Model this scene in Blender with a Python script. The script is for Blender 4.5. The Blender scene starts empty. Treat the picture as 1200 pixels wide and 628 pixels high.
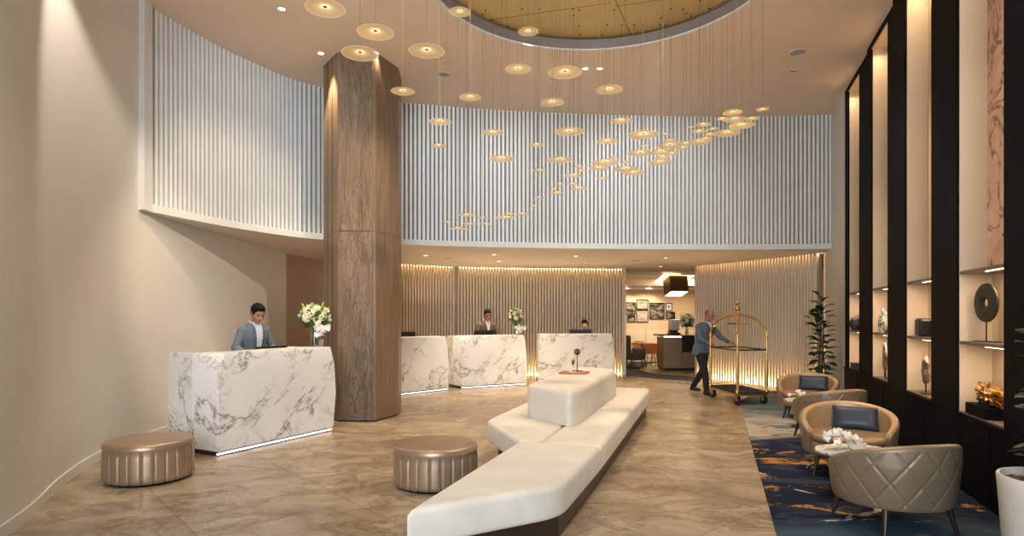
import bpy, bmesh, math, random
from mathutils import Vector, Matrix, Euler, noise as mnoise
sc = bpy.context.scene
COL = sc.collection
PI = math.pi
F, CX, HY, EYE = 720.0, 600.0, 372.0, 1.55
random.seed(7)

# ------------------------------------------------------------------ helpers
def at(px, py, z):
    "point of the place seen at px, py when it stands at height z"
    Y = F * (EYE - z) / (py - HY)
    return Vector(((px - CX) / F * Y, Y, z))
def atY(px, py, Y):
    return Vector(((px - CX) / F * Y, Y, EYE - (py - HY) / F * Y))

def tag(o, label=None, cat=None, group=None, kind=None):
    if label: o['label'] = label
    if cat: o['category'] = cat
    if group: o['group'] = group
    if kind: o['kind'] = kind
    return o
def empty(name, loc=(0, 0, 0), rz=0.0, label=None, cat=None, group=None, kind=None):
    o = bpy.data.objects.new(name, None); COL.objects.link(o)
    o.empty_display_size = 0.1
    o.location = loc; o.rotation_euler = (0, 0, rz)
    return tag(o, label, cat, group, kind)
def link(name, me, parent=None, loc=None, rot=None):
    o = bpy.data.objects.new(name, me); COL.objects.link(o)
    if parent: o.parent = parent
    if loc is not None: o.location = loc
    if rot is not None: o.rotation_euler = rot
    return o
def mk(name, bm, mat, parent=None, loc=None, rot=None, smooth=None):
    me = bpy.data.meshes.new(name)
    bmesh.ops.recalc_face_normals(bm, faces=bm.faces[:])
    bm.to_mesh(me); bm.free()
    if mat: me.materials.append(mat)
    if smooth is not None:
        me.polygons.foreach_set('use_smooth', [True] * len(me.polygons))
        if smooth < 179: me.set_sharp_from_angle(angle=math.radians(smooth))
    return link(name, me, parent, loc, rot)
def BM(): return bmesh.new()
def box(bm, x0, x1, y0, y1, z0, z1, M=None):
    vs = [bm.verts.new((x, y, z)) for z in (z0, z1) for y in (y0, y1) for x in (x0, x1)]
    for f in ((0, 2, 3, 1), (4, 5, 7, 6), (0, 1, 5, 4), (2, 6, 7, 3), (0, 4, 6, 2), (1, 3, 7, 5)):
        bm.faces.new([vs[i] for i in f])
    if M is not None: bmesh.ops.transform(bm, matrix=M, verts=vs)
    return vs
def bbox(bm, x0, x1, y0, y1, z0, z1, r=0.01, seg=3, M=None):
    "box with rounded edges"
    t = BM(); box(t, x0, x1, y0, y1, z0, z1)
    bmesh.ops.bevel(t, geom=t.edges[:], offset=r, segments=seg, profile=0.5, affect='EDGES')
    if M is not None: bmesh.ops.transform(t, matrix=M, verts=t.verts[:])
    merge(bm, t)
def merge(bm, t):
    me = bpy.data.meshes.new('tmp'); t.to_mesh(me); t.free(); bm.from_mesh(me); bpy.data.meshes.remove(me)
def prism(bm, pts, z0, z1):
    lo = [bm.verts.new((p[0], p[1], z0)) for p in pts]; hi = [bm.verts.new((p[0], p[1], z1)) for p in pts]
    n = len(pts)
    bm.faces.new(lo[::-1]); bm.faces.new(hi)
    for i in range(n): bm.faces.new((lo[i], lo[(i + 1) % n], hi[(i + 1) % n], hi[i]))
    return lo + hi
def lathe(bm, prof, n=32, M=None, sx=1.0, sy=1.0):
    "profile of (r, z) turned round z"
    rings = []
    new = []
    for r, z in prof:
        if r < 1e-6:
            v = bm.verts.new((0, 0, z)); rings.append([v]); new.append(v)
        else:
            ring = [bm.verts.new((sx * r * math.cos(2 * PI * i / n), sy * r * math.sin(2 * PI * i / n), z)) for i in range(n)]
            rings.append(ring); new += ring
    for a, b in zip(rings, rings[1:]):
        for i in range(n):
            j = (i + 1) % n
            if len(a) == 1 and len(b) == 1: continue
            if len(a) == 1: bm.faces.new((a[0], b[i], b[j]))
            elif len(b) == 1: bm.faces.new((a[i], a[j], b[0]))
            else: bm.faces.new((a[i], a[j], b[j], b[i]))
    if len(rings[0]) > 1: bm.faces.new(rings[0][::-1])
    if len(rings[-1]) > 1: bm.faces.new(rings[-1])
    if M is not None: bmesh.ops.transform(bm, matrix=M, verts=new)
    return new
def align(p0, p1):
    d = Vector(p1) - Vector(p0)
    q = d.to_track_quat('Z', 'Y')
    return Matrix.Translation(Vector(p0)) @ q.to_matrix().to_4x4(), d.length
def rod(bm, p0, p1, r0, r1=None, n=12):
    if r1 is None: r1 = r0
    M, L = align(p0, p1)
    return lathe(bm, [(r0, 0), (r1, L)], n, M)
def tube(bm, pts, r, n=10, closed=False):
    "round tube through points"
    pts = [Vector(p) for p in pts]; N = len(pts); rings = []
    up = None
    for i, p in enumerate(pts):
        if closed: d = pts[(i + 1) % N] - pts[i - 1]
        else: d = pts[min(i + 1, N - 1)] - pts[max(i - 1, 0)]
        d.normalize()
        if up is None:
            up = d.orthogonal().normalized()
        up = (up - d * up.dot(d)).normalized()
        s = d.cross(up)
        rr = r[i] if isinstance(r, (list, tuple)) else r
        rings.append([bm.verts.new(p + (up * math.cos(2 * PI * k / n) + s * math.sin(2 * PI * k / n)) * rr) for k in range(n)])
    for a in range(N if closed else N - 1):
        A, B = rings[a], rings[(a + 1) % N]
        for k in range(n): bm.faces.new((A[k], A[(k + 1) % n], B[(k + 1) % n], B[k]))
    if not closed:
        bm.faces.new(rings[0][::-1]); bm.faces.new(rings[-1])
def ellipsoid(bm, c, r, rot=None, seg=16):
    M = Matrix.Translation(Vector(c)) @ (rot.to_4x4() if rot is not None else Matrix()) @ Matrix.Diagonal((r[0], r[1], r[2], 1))
    bmesh.ops.create_uvsphere(bm, u_segments=seg, v_segments=max(8, seg // 2 + 2), radius=1.0, matrix=M)
def capsule(bm, p0, p1, r0, r1, seg=12):
    ellipsoid(bm, p0, (r0,) * 3, seg=seg); ellipsoid(bm, p1, (r1,) * 3, seg=seg)
    if (Vector(p1) - Vector(p0)).length > 1e-4: rod(bm, p0, p1, r0, r1, seg)
def rot_tri(x=0, y=0, z=0): return Euler((x, y, z)).to_matrix()
def spline(pts, step=0.05):
    "Catmull-Rom through 2-D points, resampled at even steps"
    P = [Vector((p[0], p[1])) for p in pts]
    P = [2 * P[0] - P[1]] + P + [2 * P[-1] - P[-2]]
    out = []
    for i in range(1, len(P) - 2):
        for k in range(40):
            t = k / 40
            out.append(0.5 * ((2 * P[i]) + (P[i + 1] - P[i - 1]) * t + (2 * P[i - 1] - 5 * P[i] + 4 * P[i + 1] - P[i + 2]) * t * t + (3 * P[i] - P[i - 1] - 3 * P[i + 1] + P[i + 2]) * t ** 3))
    out.append(P[-2])
    L = [0]
    for a, b in zip(out, out[1:]): L.append(L[-1] + (b - a).length)
    n = max(2, int(round(L[-1] / step))); res = []; j = 0
    for i in range(n + 1):
        s = L[-1] * i / n
        while j < len(L) - 2 and L[j + 1] < s: j += 1
        t = (s - L[j]) / max(1e-9, L[j + 1] - L[j])
        res.append(out[j].lerp(out[j + 1], min(1, t)))
    return res
def normals2(pts):
    ns = []
    for i in range(len(pts)):
        d = (pts[min(i + 1, len(pts) - 1)] - pts[max(i - 1, 0)]).normalized()
        ns.append(Vector((-d.y, d.x)))       # left of the direction of travel
    return ns
def curve_wall(bm, pts, z0, z1, a, b):
    "solid wall along pts between offsets a and b along the left normal"
    ns = normals2(pts)
    A = [p + n * a for p, n in zip(pts, ns)]; B = [p + n * b for p, n in zip(pts, ns)]
    rows = []
    for P, z in ((A, z0), (A, z1), (B, z1), (B, z0)):
        rows.append([bm.verts.new((p.x, p.y, z)) for p in P])
    for k in range(4):
        R, S = rows[k], rows[(k + 1) % 4]
        for i in range(len(pts) - 1): bm.faces.new((R[i], R[i + 1], S[i + 1], S[i]))
    bm.faces.new([r[0] for r in rows]); bm.faces.new([r[-1] for r in rows][::-1])
def slats(bm, pts, z0, z1, spacing, w, d, off):
    "upright battens at even spacing along pts; off is where their back stands along the left normal"
    cur = spline(pts, spacing); ns = normals2(cur)
    for p, n in zip(cur, ns):
        t = Vector((n.y, -n.x))
        c = [p + t * (-w / 2) + n * off, p + t * (w / 2) + n * off, p + t * (w / 2) + n * (off - d), p + t * (-w / 2) + n * (off - d)]
        prism(bm, c, z0, z1)

# ------------------------------------------------------------------ materials
class NT:
    def __init__(s, name):
        s.m = bpy.data.materials.new(name); s.m.use_nodes = True
        s.t = s.m.node_tree; s.t.nodes.clear()
        s.out = s.t.nodes.new('ShaderNodeOutputMaterial')
        s.b = s.t.nodes.new('ShaderNodeBsdfPrincipled')
        s.t.links.new(s.b.outputs[0], s.out.inputs[0])
        s.tc = s.t.nodes.new('ShaderNodeTexCoord')
    def n(s, typ, **kw):
        nd = s.t.nodes.new('ShaderNode' + typ)
        for k, v in kw.items():
            if k in nd.inputs: 
                nd.inputs[k].default_value = v
            else: setattr(nd, k, v)
        return nd
    def l(s, a, b): s.t.links.new(a, b)
    def noise(s, scale, detail=4, rough=0.55, dist=0.0, vec=None, stretch=None, rot=None, tex=False):
        v = vec or s.tc.outputs['Object']
        if stretch or rot:
            mp = s.n('Mapping'); s.l(v, mp.inputs[0])
            if tex: mp.vector_type = 'TEXTURE'
            if stretch: mp.inputs['Scale'].default_value = stretch
            if rot: mp.inputs['Rotation'].default_value = rot
            v = mp.outputs[0]
        nd = s.n('TexNoise'); s.l(v, nd.inputs['Vector'])
        nd.inputs['Scale'].default_value = scale; nd.inputs['Detail'].default_value = detail
        nd.inputs['Roughness'].default_value = rough; nd.inputs['Distortion'].default_value = dist
        return nd
    def ramp(s, src, stops, interp='LINEAR'):
        r = s.n('ValToRGB'); s.l(src, r.inputs[0]); cr = r.color_ramp; cr.interpolation = interp
        while len(cr.elements) < len(stops): cr.elements.new(0.5)
        for e, (p, c) in zip(cr.elements, stops):
            e.position = p; e.color = tuple(c) + (1,) if len(c) == 3 else c
        return r
    def mix(s, fac, a, b, mode='MIX'):
        m = s.n('Mix', data_type='RGBA', blend_type=mode)
        for src, i in ((fac, 0), (a, 6), (b, 7)):
            if hasattr(src, 'links'): s.l(src, m.inputs[i])
            elif i == 0: m.inputs[0].default_value = src
            else: m.inputs[i].default_value = tuple(src) + (1,)
        return m.outputs[2]
    def math(s, op, a, b=None):
        m = s.n('Math', operation=op)
        for src, i in ((a, 0), (b, 1)):
            if src is None: continue
            if hasattr(src, 'links'): s.l(src, m.inputs[i])
            else: m.inputs[i].default_value = src
        return m.outputs[0]
    def bump(s, h, strength=0.3, dist=0.01):
        b = s.n('Bump'); b.inputs['Strength'].default_value = strength; b.inputs['Distance'].default_value = dist
        s.l(h, b.inputs['Height']); s.l(b.outputs[0], s.b.inputs['Normal'])
    def set(s, **kw):
        for k, v in kw.items():
            s.b.inputs[k.replace('_', ' ')].default_value = v
        return s

def srgb(r, g, b):
    f = lambda c: ((c / 255 + 0.055) / 1.055) ** 2.4 if c > 10 else c / 255 / 12.92
    return (f(r), f(g), f(b))
def plain(name, col, rough=0.6, metal=0.0, var=0.06, scale=9.0, bump=0.0, **kw):
    t = NT(name); nz = t.noise(scale, 4)
    lo = tuple(max(0, c * (1 - var)) for c in col); hi = tuple(min(1, c * (1 + var)) for c in col)
    r = t.ramp(nz.outputs[0], [(0.3, lo), (0.7, hi)])
    t.l(r.outputs[0], t.b.inputs['Base Color'])
    t.set(Roughness=rough, Metallic=metal)
    for k, v in kw.items(): t.b.inputs[k.replace('_', ' ')].default_value = v
    if bump: t.bump(t.noise(scale * 12, 3).outputs[0], bump, 0.002)
    return t.m
def emit(name, col, strength):
    t = NT(name); t.set(Base_Color=tuple(col) + (1,)); 
    t.b.inputs['Emission Color'].default_value = tuple(col) + (1,)
    t.b.inputs['Emission Strength'].default_value = strength
    return t.m

M = {}
M['plaster'] = plain('plaster_paint', (0.72, 0.70, 0.66), 0.75, var=0.015, scale=3)
M['white'] = plain('white_paint', (0.72, 0.72, 0.69), 0.55, var=0.02, scale=3)
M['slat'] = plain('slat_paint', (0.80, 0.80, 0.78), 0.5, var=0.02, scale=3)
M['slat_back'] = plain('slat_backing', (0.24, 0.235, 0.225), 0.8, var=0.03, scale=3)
M['slat_warm'] = plain('slat_lower_paint', (0.74, 0.64, 0.50), 0.5, var=0.02, scale=3)
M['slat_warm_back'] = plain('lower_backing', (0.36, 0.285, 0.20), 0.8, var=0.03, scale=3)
M['ceiling'] = plain('ceiling_paint', (0.82, 0.66, 0.51), 0.8, var=0.015, scale=2)
M['soffit'] = plain('soffit_paint', (0.78, 0.69, 0.60), 0.7, var=0.015, scale=2)
M['brown_wall'] = plain('brown_wall_paint', (0.40, 0.28, 0.20), 0.6, var=0.04, scale=3)
M['black'] = plain('black_lacquer', (0.0035, 0.0035, 0.004), 0.6, var=0.2, scale=3, Specular_IOR_Level=0.06)
M['black_side'] = plain('charcoal_lacquer', (0.03, 0.03, 0.034), 0.4, var=0.2, scale=3)
M['niche'] = plain('cream_panel', (0.66, 0.52, 0.37), 0.6, var=0.03, scale=2)
M['shelf'] = plain('bronze_shelf', (0.16, 0.12, 0.10), 0.35, metal=0.3, var=0.15, scale=4)
M['brass'] = plain('polished_brass', (0.78, 0.50, 0.16), 0.22, metal=1.0, var=0.08, scale=6)
M['brass_dark'] = plain('aged_brass', (0.45, 0.28, 0.10), 0.35, metal=1.0, var=0.1, scale=6)
M['dark_metal'] = plain('dark_bronze_metal', (0.05, 0.04, 0.035), 0.35, metal=0.7, var=0.1)
M['cord'] = plain('pendant_cable', (0.20, 0.15, 0.10), 0.5, var=0.05)
M['screen'] = plain('monitor_plastic', (0.012, 0.012, 0.014), 0.3, var=0.1)
M['navy'] = plain('navy_leather', (0.018, 0.033, 0.06), 0.42, var=0.15, scale=5, bump=0.15)
M['leg_wood'] = plain('dark_walnut', (0.03, 0.017, 0.011), 0.35, var=0.2, scale=14)
M['pot_white'] = plain('white_ceramic', (0.66, 0.62, 0.55), 0.4, var=0.02)
M['soil'] = plain('bark_mulch', (0.12, 0.06, 0.035), 0.9, var=0.5, scale=60, bump=0.6)
M['leaf'] = plain('fiddle_leaf', (0.014, 0.045, 0.022), 0.38, var=0.35, scale=6)
M['leaf_bright'] = plain('bouquet_leaf', (0.07, 0.15, 0.03), 0.5, var=0.4, scale=20)
M['stem'] = plain('woody_stem', (0.09, 0.06, 0.035), 0.8, var=0.2, scale=20)
M['petal'] = plain('cream_petal', (0.85, 0.80, 0.60), 0.6, var=0.08, scale=15)
M['petal_white'] = plain('white_petal', (0.9, 0.88, 0.85), 0.6, var=0.05, scale=15)
M['bud'] = plain('yellow_green_bud', (0.60, 0.62, 0.12), 0.6, var=0.15, scale=15)
M['wood_tray'] = plain('tray_wood', (0.42, 0.17, 0.05), 0.35, var=0.35, scale=14)
M['paper'] = plain('white_paper', (0.85, 0.85, 0.82), 0.7, var=0.02)
M['skin'] = plain('skin_tan', (0.42, 0.20, 0.12), 0.5, var=0.06, scale=12)
M['skin_light'] = plain('skin_light', (0.62, 0.38, 0.27), 0.5, var=0.06, scale=12)
M['skin_red'] = plain('skin_ruddy', (0.40, 0.18, 0.12), 0.5, var=0.06, scale=12)
M['hair'] = plain('black_hair', (0.006, 0.005, 0.0045), 0.8, var=0.3, scale=50, bump=0.4, Specular_IOR_Level=0.15)
M['hair_grey'] = plain('thin_brown_hair', (0.16, 0.09, 0.06), 0.6, var=0.3, scale=50, bump=0.4)
M['jacket_blue'] = plain('blue_grey_wool', (0.11, 0.135, 0.175), 0.85, var=0.12, scale=70, bump=0.2)
M['jacket_blue_lapel'] = plain('blue_grey_lapel', (0.07, 0.09, 0.13), 0.85, var=0.12, scale=70, bump=0.2)
M['jacket_brown'] = plain('taupe_wool', (0.12, 0.09, 0.072), 0.85, var=0.12, scale=70, bump=0.2)
M['jacket_brown_lapel'] = plain('taupe_lapel', (0.12, 0.085, 0.065), 0.85, var=0.12, scale=70, bump=0.2)
M['trousers'] = plain('black_trousers', (0.012, 0.012, 0.016), 0.85, var=0.2, scale=60)
M['shoe'] = plain('black_shoe_leather', (0.012, 0.010, 0.009), 0.3, var=0.1)
M['shirt_white'] = plain('white_shirt', (0.72, 0.72, 0.74), 0.8, var=0.03, scale=40)
M['eye'] = plain('dark_eye', (0.015, 0.01, 0.01), 0.2, var=0.1)
M['lip'] = plain('lip', (0.32, 0.11, 0.09), 0.5, var=0.05)
M['tan_top'] = plain('counter_front', (0.30, 0.20, 0.12), 0.5, var=0.05)
M['chair_grey'] = plain('grey_upholstery', (0.10, 0.085, 0.075), 0.8, var=0.2, scale=40)
M['chair_tan'] = plain('caramel_leather', (0.55, 0.28, 0.09), 0.45, var=0.15, scale=8)
M['rubber'] = plain('black_rubber', (0.01, 0.01, 0.01), 0.6, var=0.1)
M['speaker'] = plain('ceiling_grille', (0.40, 0.34, 0.29), 0.7, var=0.08, scale=80)
M['rim_dark'] = plain('recess_rim_paint', (0.22, 0.19, 0.18), 0.6, var=0.04)
M['led_cool'] = emit('led_cool_strip', (0.97, 0.95, 0.95), 1.9)
M['led_warm'] = emit('led_warm_strip', (1.0, 0.72, 0.40), 6.0)
M['led_base'] = emit('led_base_strip', (1.0, 0.74, 0.42), 190.0)
M['led_base_low'] = emit('led_base_low_strip', (1.0, 0.74, 0.42), 60.0)
M['led_top'] = emit('led_top_strip', (1.0, 0.70, 0.34), 15.0)
M['lens'] = emit('downlight_lens', (1.0, 0.84, 0.62), 14.0)
M['lens_dim'] = emit('downlight_lens_dim', (1.0, 0.80, 0.56), 2.2)
M['lamp_panel'] = emit('lamp_panel', (1.0, 0.80, 0.50), 5.0)
M['pend_led'] = emit('pendant_led', (1.0, 0.70, 0.32), 3.0)

def mat_slatcheck():
    t = NT('checked_shirt_cloth')
    br = t.n('TexChecker'); mp = t.n('Mapping'); t.l(t.tc.outputs['Object'], mp.inputs[0]); mp.inputs['Rotation'].default_value = (0.0, 0.0, 0.0)
    t.l(mp.outputs[0], br.inputs[0]); br.inputs['Scale'].default_value = 45
    br.inputs[1].default_value = (0.62, 0.68, 0.74, 1); br.inputs[2].default_value = (0.33, 0.43, 0.54, 1)
    t.l(br.outputs[0], t.b.inputs['Base Color']); t.set(Roughness=0.8); return t.m
M['shirt_check'] = mat_slatcheck()

def mat_floor():
    t = NT('polished_travertine')
    n1 = t.noise(1.3, 12, 0.66, 0.9, rot=(0, 0, 0.6), stretch=(1, 1.35, 1))
    base = t.ramp(n1.outputs[0], [(0.28, (0.20, 0.145, 0.095)), (0.45, (0.33, 0.255, 0.175)), (0.58, (0.42, 0.34, 0.245)), (0.75, (0.52, 0.435, 0.325))])
    n2 = t.noise(1.3, 12, 0.64, 0.7, rot=(0, 0, 0.9), stretch=(1, 1.4, 1))
    v = t.math('ABSOLUTE', t.math('SUBTRACT', n2.outputs[0], 0.5))
    veins = t.ramp(v, [(0.0, (0.34, 0.27, 0.20)), (0.010, (0.72, 0.66, 0.58)), (0.045, (1, 1, 1))])
    c = t.mix(0.8, base.outputs[0], veins.outputs[0], 'MULTIPLY')
    # joints of large tiles laid on the diagonal
    br = t.n('TexBrick'); mp = t.n('Mapping'); t.l(t.tc.outputs['Object'], mp.inputs[0]); mp.inputs['Rotation'].default_value = (0, 0, 0.85)
    t.l(mp.outputs[0], br.inputs['Vector']); br.inputs['Scale'].default_value = 1.0
    br.inputs['Brick Width'].default_value = 1.2; br.inputs['Row Height'].default_value = 1.2; br.inputs['Mortar Size'].default_value = 0.005
    br.inputs['Color1'].default_value = (1, 1, 1, 1); br.inputs['Color2'].default_value = (0.86, 0.85, 0.83, 1); br.inputs['Mortar'].default_value = (0.5, 0.45, 0.4, 1)
    c = t.mix(0.9, c, br.outputs['Color'], 'MULTIPLY')
    t.l(c, t.b.inputs['Base Color'])
    rr = t.ramp(n2.outputs[0], [(0.3, (0.24,) * 3), (0.7, (0.36,) * 3)]); t.l(rr.outputs[0], t.b.inputs['Roughness'])
    t.b.inputs['Specular IOR Level'].default_value = 0.4
    t.bump(n2.outputs[0], 0.05, 0.004)
    return t.m
M['floor'] = mat_floor()

def mat_marble():
    t = NT('white_veined_marble')
    # thin broken veins running on the diagonal of each slab
    n1 = t.noise(1.25, 10, 0.62, 0.45, rot=(0.15, -0.58, 0.4), stretch=(3.4, 1.4, 1.0), tex=True)
    v1 = t.math('ABSOLUTE', t.math('SUBTRACT', n1.outputs[0], 0.5))
    r1 = t.ramp(v1, [(0.0, (0.16, 0.15, 0.14)), (0.0025, (0.40, 0.38, 0.35)), (0.007, (0.84, 0.82, 0.79)), (0.024, (1, 1, 1))])
    k1 = t.noise(1.7, 3, 0.5); q1 = t.ramp(k1.outputs[0], [(0.38, (0, 0, 0)), (0.50, (1, 1, 1))])
    n2 = t.noise(1.7, 10, 0.62, 0.5, rot=(0.1, 0.6, -0.3), stretch=(2.0, 1, 0.8), tex=True)
    v2 = t.math('ABSOLUTE', t.math('SUBTRACT', n2.outputs[0], 0.52))
    r2 = t.ramp(v2, [(0.0, (0.60, 0.55, 0.49)), (0.006, (0.83, 0.80, 0.77)), (0.022, (1, 1, 1))])
    k2 = t.noise(1.6, 3, 0.5, vec=None, rot=(1, 1, 1)); q2 = t.ramp(k2.outputs[0], [(0.48, (0, 0, 0)), (0.62, (1, 1, 1))])
    n3 = t.noise(1.2, 4); r3 = t.ramp(n3.outputs[0], [(0.3, (0.77, 0.76, 0.74)), (0.7, (0.87, 0.87, 0.86))])
    a = t.mix(q1.outputs[0], r3.outputs[0], t.mix(1.0, r3.outputs[0], r1.outputs[0], 'MULTIPLY'))
    b = t.mix(q2.outputs[0], a, t.mix(1.0, a, r2.outputs[0], 'MULTIPLY'))
    t.l(b, t.b.inputs['Base Color']); t.set(Roughness=0.28)
    return t.m
M['marble'] = mat_marble()

def mat_leather(name, col, metal, rough):
    t = NT(name); nz = t.noise(3, 5)
    r = t.ramp(nz.outputs[0], [(0.3, tuple(c * 0.88 for c in col)), (0.7, tuple(min(1, c * 1.1) for c in col))])
    t.l(r.outputs[0], t.b.inputs['Base Color']); t.set(Roughness=rough, Metallic=metal)
    t.bump(t.noise(160, 3).outputs[0], 0.12, 0.001)
    return t.m
M['bronze'] = mat_leather('bronze_leather', (0.37, 0.265, 0.185), 0.55, 0.36)
M['tan_leather'] = mat_leather('tan_metallic_leather', (0.235, 0.17, 0.115), 0.3, 0.40)
M['inner_leather'] = mat_leather('paler_tan_leather', (0.46, 0.30, 0.155), 0.25, 0.42)
M['seat_leather'] = mat_leather('seat_metallic_leather', (0.36, 0.24, 0.15), 0.35, 0.36)

def mat_fabric():
    t = NT('cream_bench_fabric'); nz = t.noise(2.2, 6, 0.6, 0.6)
    r = t.ramp(nz.outputs[0], [(0.3, (0.58, 0.535, 0.46)), (0.7, (0.70, 0.66, 0.585))])
    t.l(r.outputs[0], t.b.inputs['Base Color']); t.set(Roughness=0.85)
    t.b.inputs['Sheen Weight'].default_value = 0.2
    t.bump(t.noise(220, 3).outputs[0], 0.15, 0.001); return t.m
M['fabric'] = mat_fabric()

def mat_timber(name, carved):
    t = NT(name)
    nz = t.noise(3.0, 7, 0.6, 0.8, stretch=(5, 5, 0.45))
    r = t.ramp(nz.outputs[0], [(0.25, (0.125, 0.080, 0.046)), (0.5, (0.19, 0.125, 0.074)), (0.75, (0.245, 0.165, 0.10))])
    col = r.outputs[0]
    if carved:
        n2 = t.noise(4.5, 4, 0.6, 1.0, stretch=(3.0, 3.0, 0.8))
        v = t.math('ABSOLUTE', t.math('SUBTRACT', n2.outputs[0], 0.5))
        g = t.ramp(v, [(0.0, (0.74, 0.71, 0.68)), (0.05, (1, 1, 1))])
        msk = t.noise(0.7, 2); mr = t.ramp(msk.outputs[0], [(0.40, (0, 0, 0)), (0.6, (1, 1, 1))])
        col = t.mix(mr.outputs[0], col, t.mix(1.0, col, g.outputs[0], 'MULTIPLY'))
        fine = t.noise(30, 4, stretch=(2.5, 2.5, 0.5))
        t.bump(t.math('ADD', t.math('MULTIPLY', g.outputs[0], 1.0), t.math('MULTIPLY', fine.outputs[0], 0.35)), 0.8, 0.02)
    else:
        t.bump(nz.outputs[0], 0.15, 0.004)
    t.l(col, t.b.inputs['Base Color']); t.set(Roughness=0.42); return t.m
M['timber'] = mat_timber('column_timber', False)
M['timber_carved'] = mat_timber('carved_column_timber', True)

def mat_carpet():
    t = NT('woven_carpet')
    sep = t.n('SeparateXYZ'); t.l(t.tc.outputs['Object'], sep.inputs[0])
    y = sep.outputs['Y']
    wob = t.noise(0.8, 6, 0.6, 1.2, stretch=(0.8, 1.8, 1))
    yy = t.math('ADD', y, t.math('MULTIPLY', t.math('SUBTRACT', wob.outputs[0], 0.5), 1.6))
    fac = t.math('DIVIDE', yy, 20.0)
    bands = t.ramp(fac, [(0.0, (0.03, 0.055, 0.08)), (0.215, (0.045, 0.08, 0.11)), (0.24, (0.010, 0.014, 0.03)), (0.385, (0.011, 0.015, 0.034)),
                         (0.405, (0.33, 0.31, 0.28)), (0.47, (0.30, 0.31, 0.31)), (0.52, (0.10, 0.14, 0.17)), (0.6, (0.22, 0.25, 0.26)), (0.7, (0.03, 0.04, 0.07))])
    n2 = t.noise(1.5, 8, 0.65, 1.5, stretch=(0.7, 2.4, 1), rot=(0, 0, 0.15))
    blue = t.ramp(n2.outputs[0], [(0.53, (0, 0, 0)), (0.60, (0.7, 0.7, 0.7))])
    c = t.mix(blue.outputs[0], bands.outputs[0], (0.035, 0.052, 0.085))
    n3 = t.noise(1.35, 12, 0.78, 0.8, stretch=(0.8, 1.7, 1), rot=(0, 0, -0.1))
    och = t.ramp(n3.outputs[0], [(0.575, (0, 0, 0)), (0.59, (1, 1, 1))], 'LINEAR')
    c = t.mix(och.outputs[0], c, (0.42, 0.20, 0.045))
    n4 = t.noise(1.25, 9, 0.6, 1.2, stretch=(1.0, 1.5, 1), rot=(0, 0, 0.5))
    wh = t.ramp(n4.outputs[0], [(0.655, (0, 0, 0)), (0.67, (1, 1, 1))])
    c = t.mix(wh.outputs[0], c, (0.50, 0.46, 0.42))
    t.l(c, t.b.inputs['Base Color']); t.set(Roughness=0.95)
    t.b.inputs['Specular IOR Level'].default_value = 0.1
    t.bump(t.noise(180, 3).outputs[0], 0.4, 0.003); return t.m
M['carpet'] = mat_carpet()
def mat_carpet_dark():
    t = NT('lounge_carpet_weave'); n2 = t.noise(1.8, 7, 0.65, 1.5)
    r = t.ramp(n2.outputs[0], [(0.35, (0.016, 0.022, 0.04)), (0.55, (0.035, 0.045, 0.06)), (0.7, (0.09, 0.085, 0.08))])
    t.l(r.outputs[0], t.b.inputs['Base Color']); t.set(Roughness=0.95); return t.m
M['carpet_dark'] = mat_carpet_dark()

def mat_gold():
    t = NT('gold_leaf_panel'); nz = t.noise(0.6, 4)
    r = t.ramp(nz.outputs[0], [(0.3, (0.50, 0.36, 0.13)), (0.7, (0.64, 0.48, 0.20))])
    t.l(r.outputs[0], t.b.inputs['Base Color']); t.set(Roughness=0.5, Metallic=0.45); return t.m
M['gold'] = mat_gold()

def mat_pend():
    "ribbed frosted acrylic disc, edge-lit from its centre"
    t = NT('frosted_acrylic')
    sep = t.n('SeparateXYZ'); t.l(t.tc.outputs['Object'], sep.inputs[0])
    rad = t.math('SQRT', t.math('ADD', t.math('MULTIPLY', sep.outputs['X'], sep.outputs['X']), t.math('MULTIPLY', sep.outputs['Y'], sep.outputs['Y'])))
    g = t.ramp(rad, [(0.0, (1, 1, 1)), (0.16, (0.75,) * 3), (0.34, (0.22,) * 3), (0.6, (0.10,) * 3), (0.93, (0.08,) * 3), (0.99, (0.30,) * 3)])
    t.set(Base_Color=(0.80, 0.66, 0.44, 1), Roughness=0.4)
    t.b.inputs['Emission Color'].default_value = (1.0, 0.62, 0.26, 1)
    t.l(t.math('MULTIPLY', g.outputs[0], 1.9), t.b.inputs['Emission Strength'])
    tr = t.n('BsdfTransparent'); mx = t.n('MixShader'); mx.inputs[0].default_value = 0.45
    t.l(tr.outputs[0], mx.inputs[1]); t.l(t.b.outputs[0], mx.inputs[2]); t.l(mx.outputs[0], t.out.inputs[0])
    return t.m
M['pend'] = mat_pend()
def mat_glass():
    t = NT('clear_glass'); t.set(Base_Color=(0.80, 0.90, 0.86, 1), Roughness=0.03, IOR=1.45)
    t.b.inputs['Transmission Weight'].default_value = 1.0; return t.m
M['glass'] = mat_glass()
def mat_print(name, seed, stops, scale, stretch=(1, 1, 1)):
    t = NT(name); mp = t.n('Mapping'); t.l(t.tc.outputs['Object'], mp.inputs[0]); mp.inputs['Location'].default_value = (seed, seed * 2.3, seed * 0.7)
    nz = t.noise(scale, 6, 0.6, 0.8, vec=mp.outputs[0], stretch=stretch)
    r = t.ramp(nz.outputs[0], stops); t.l(r.outputs[0], t.b.inputs['Base Color']); t.set(Roughness=0.4); return t.m
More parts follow.
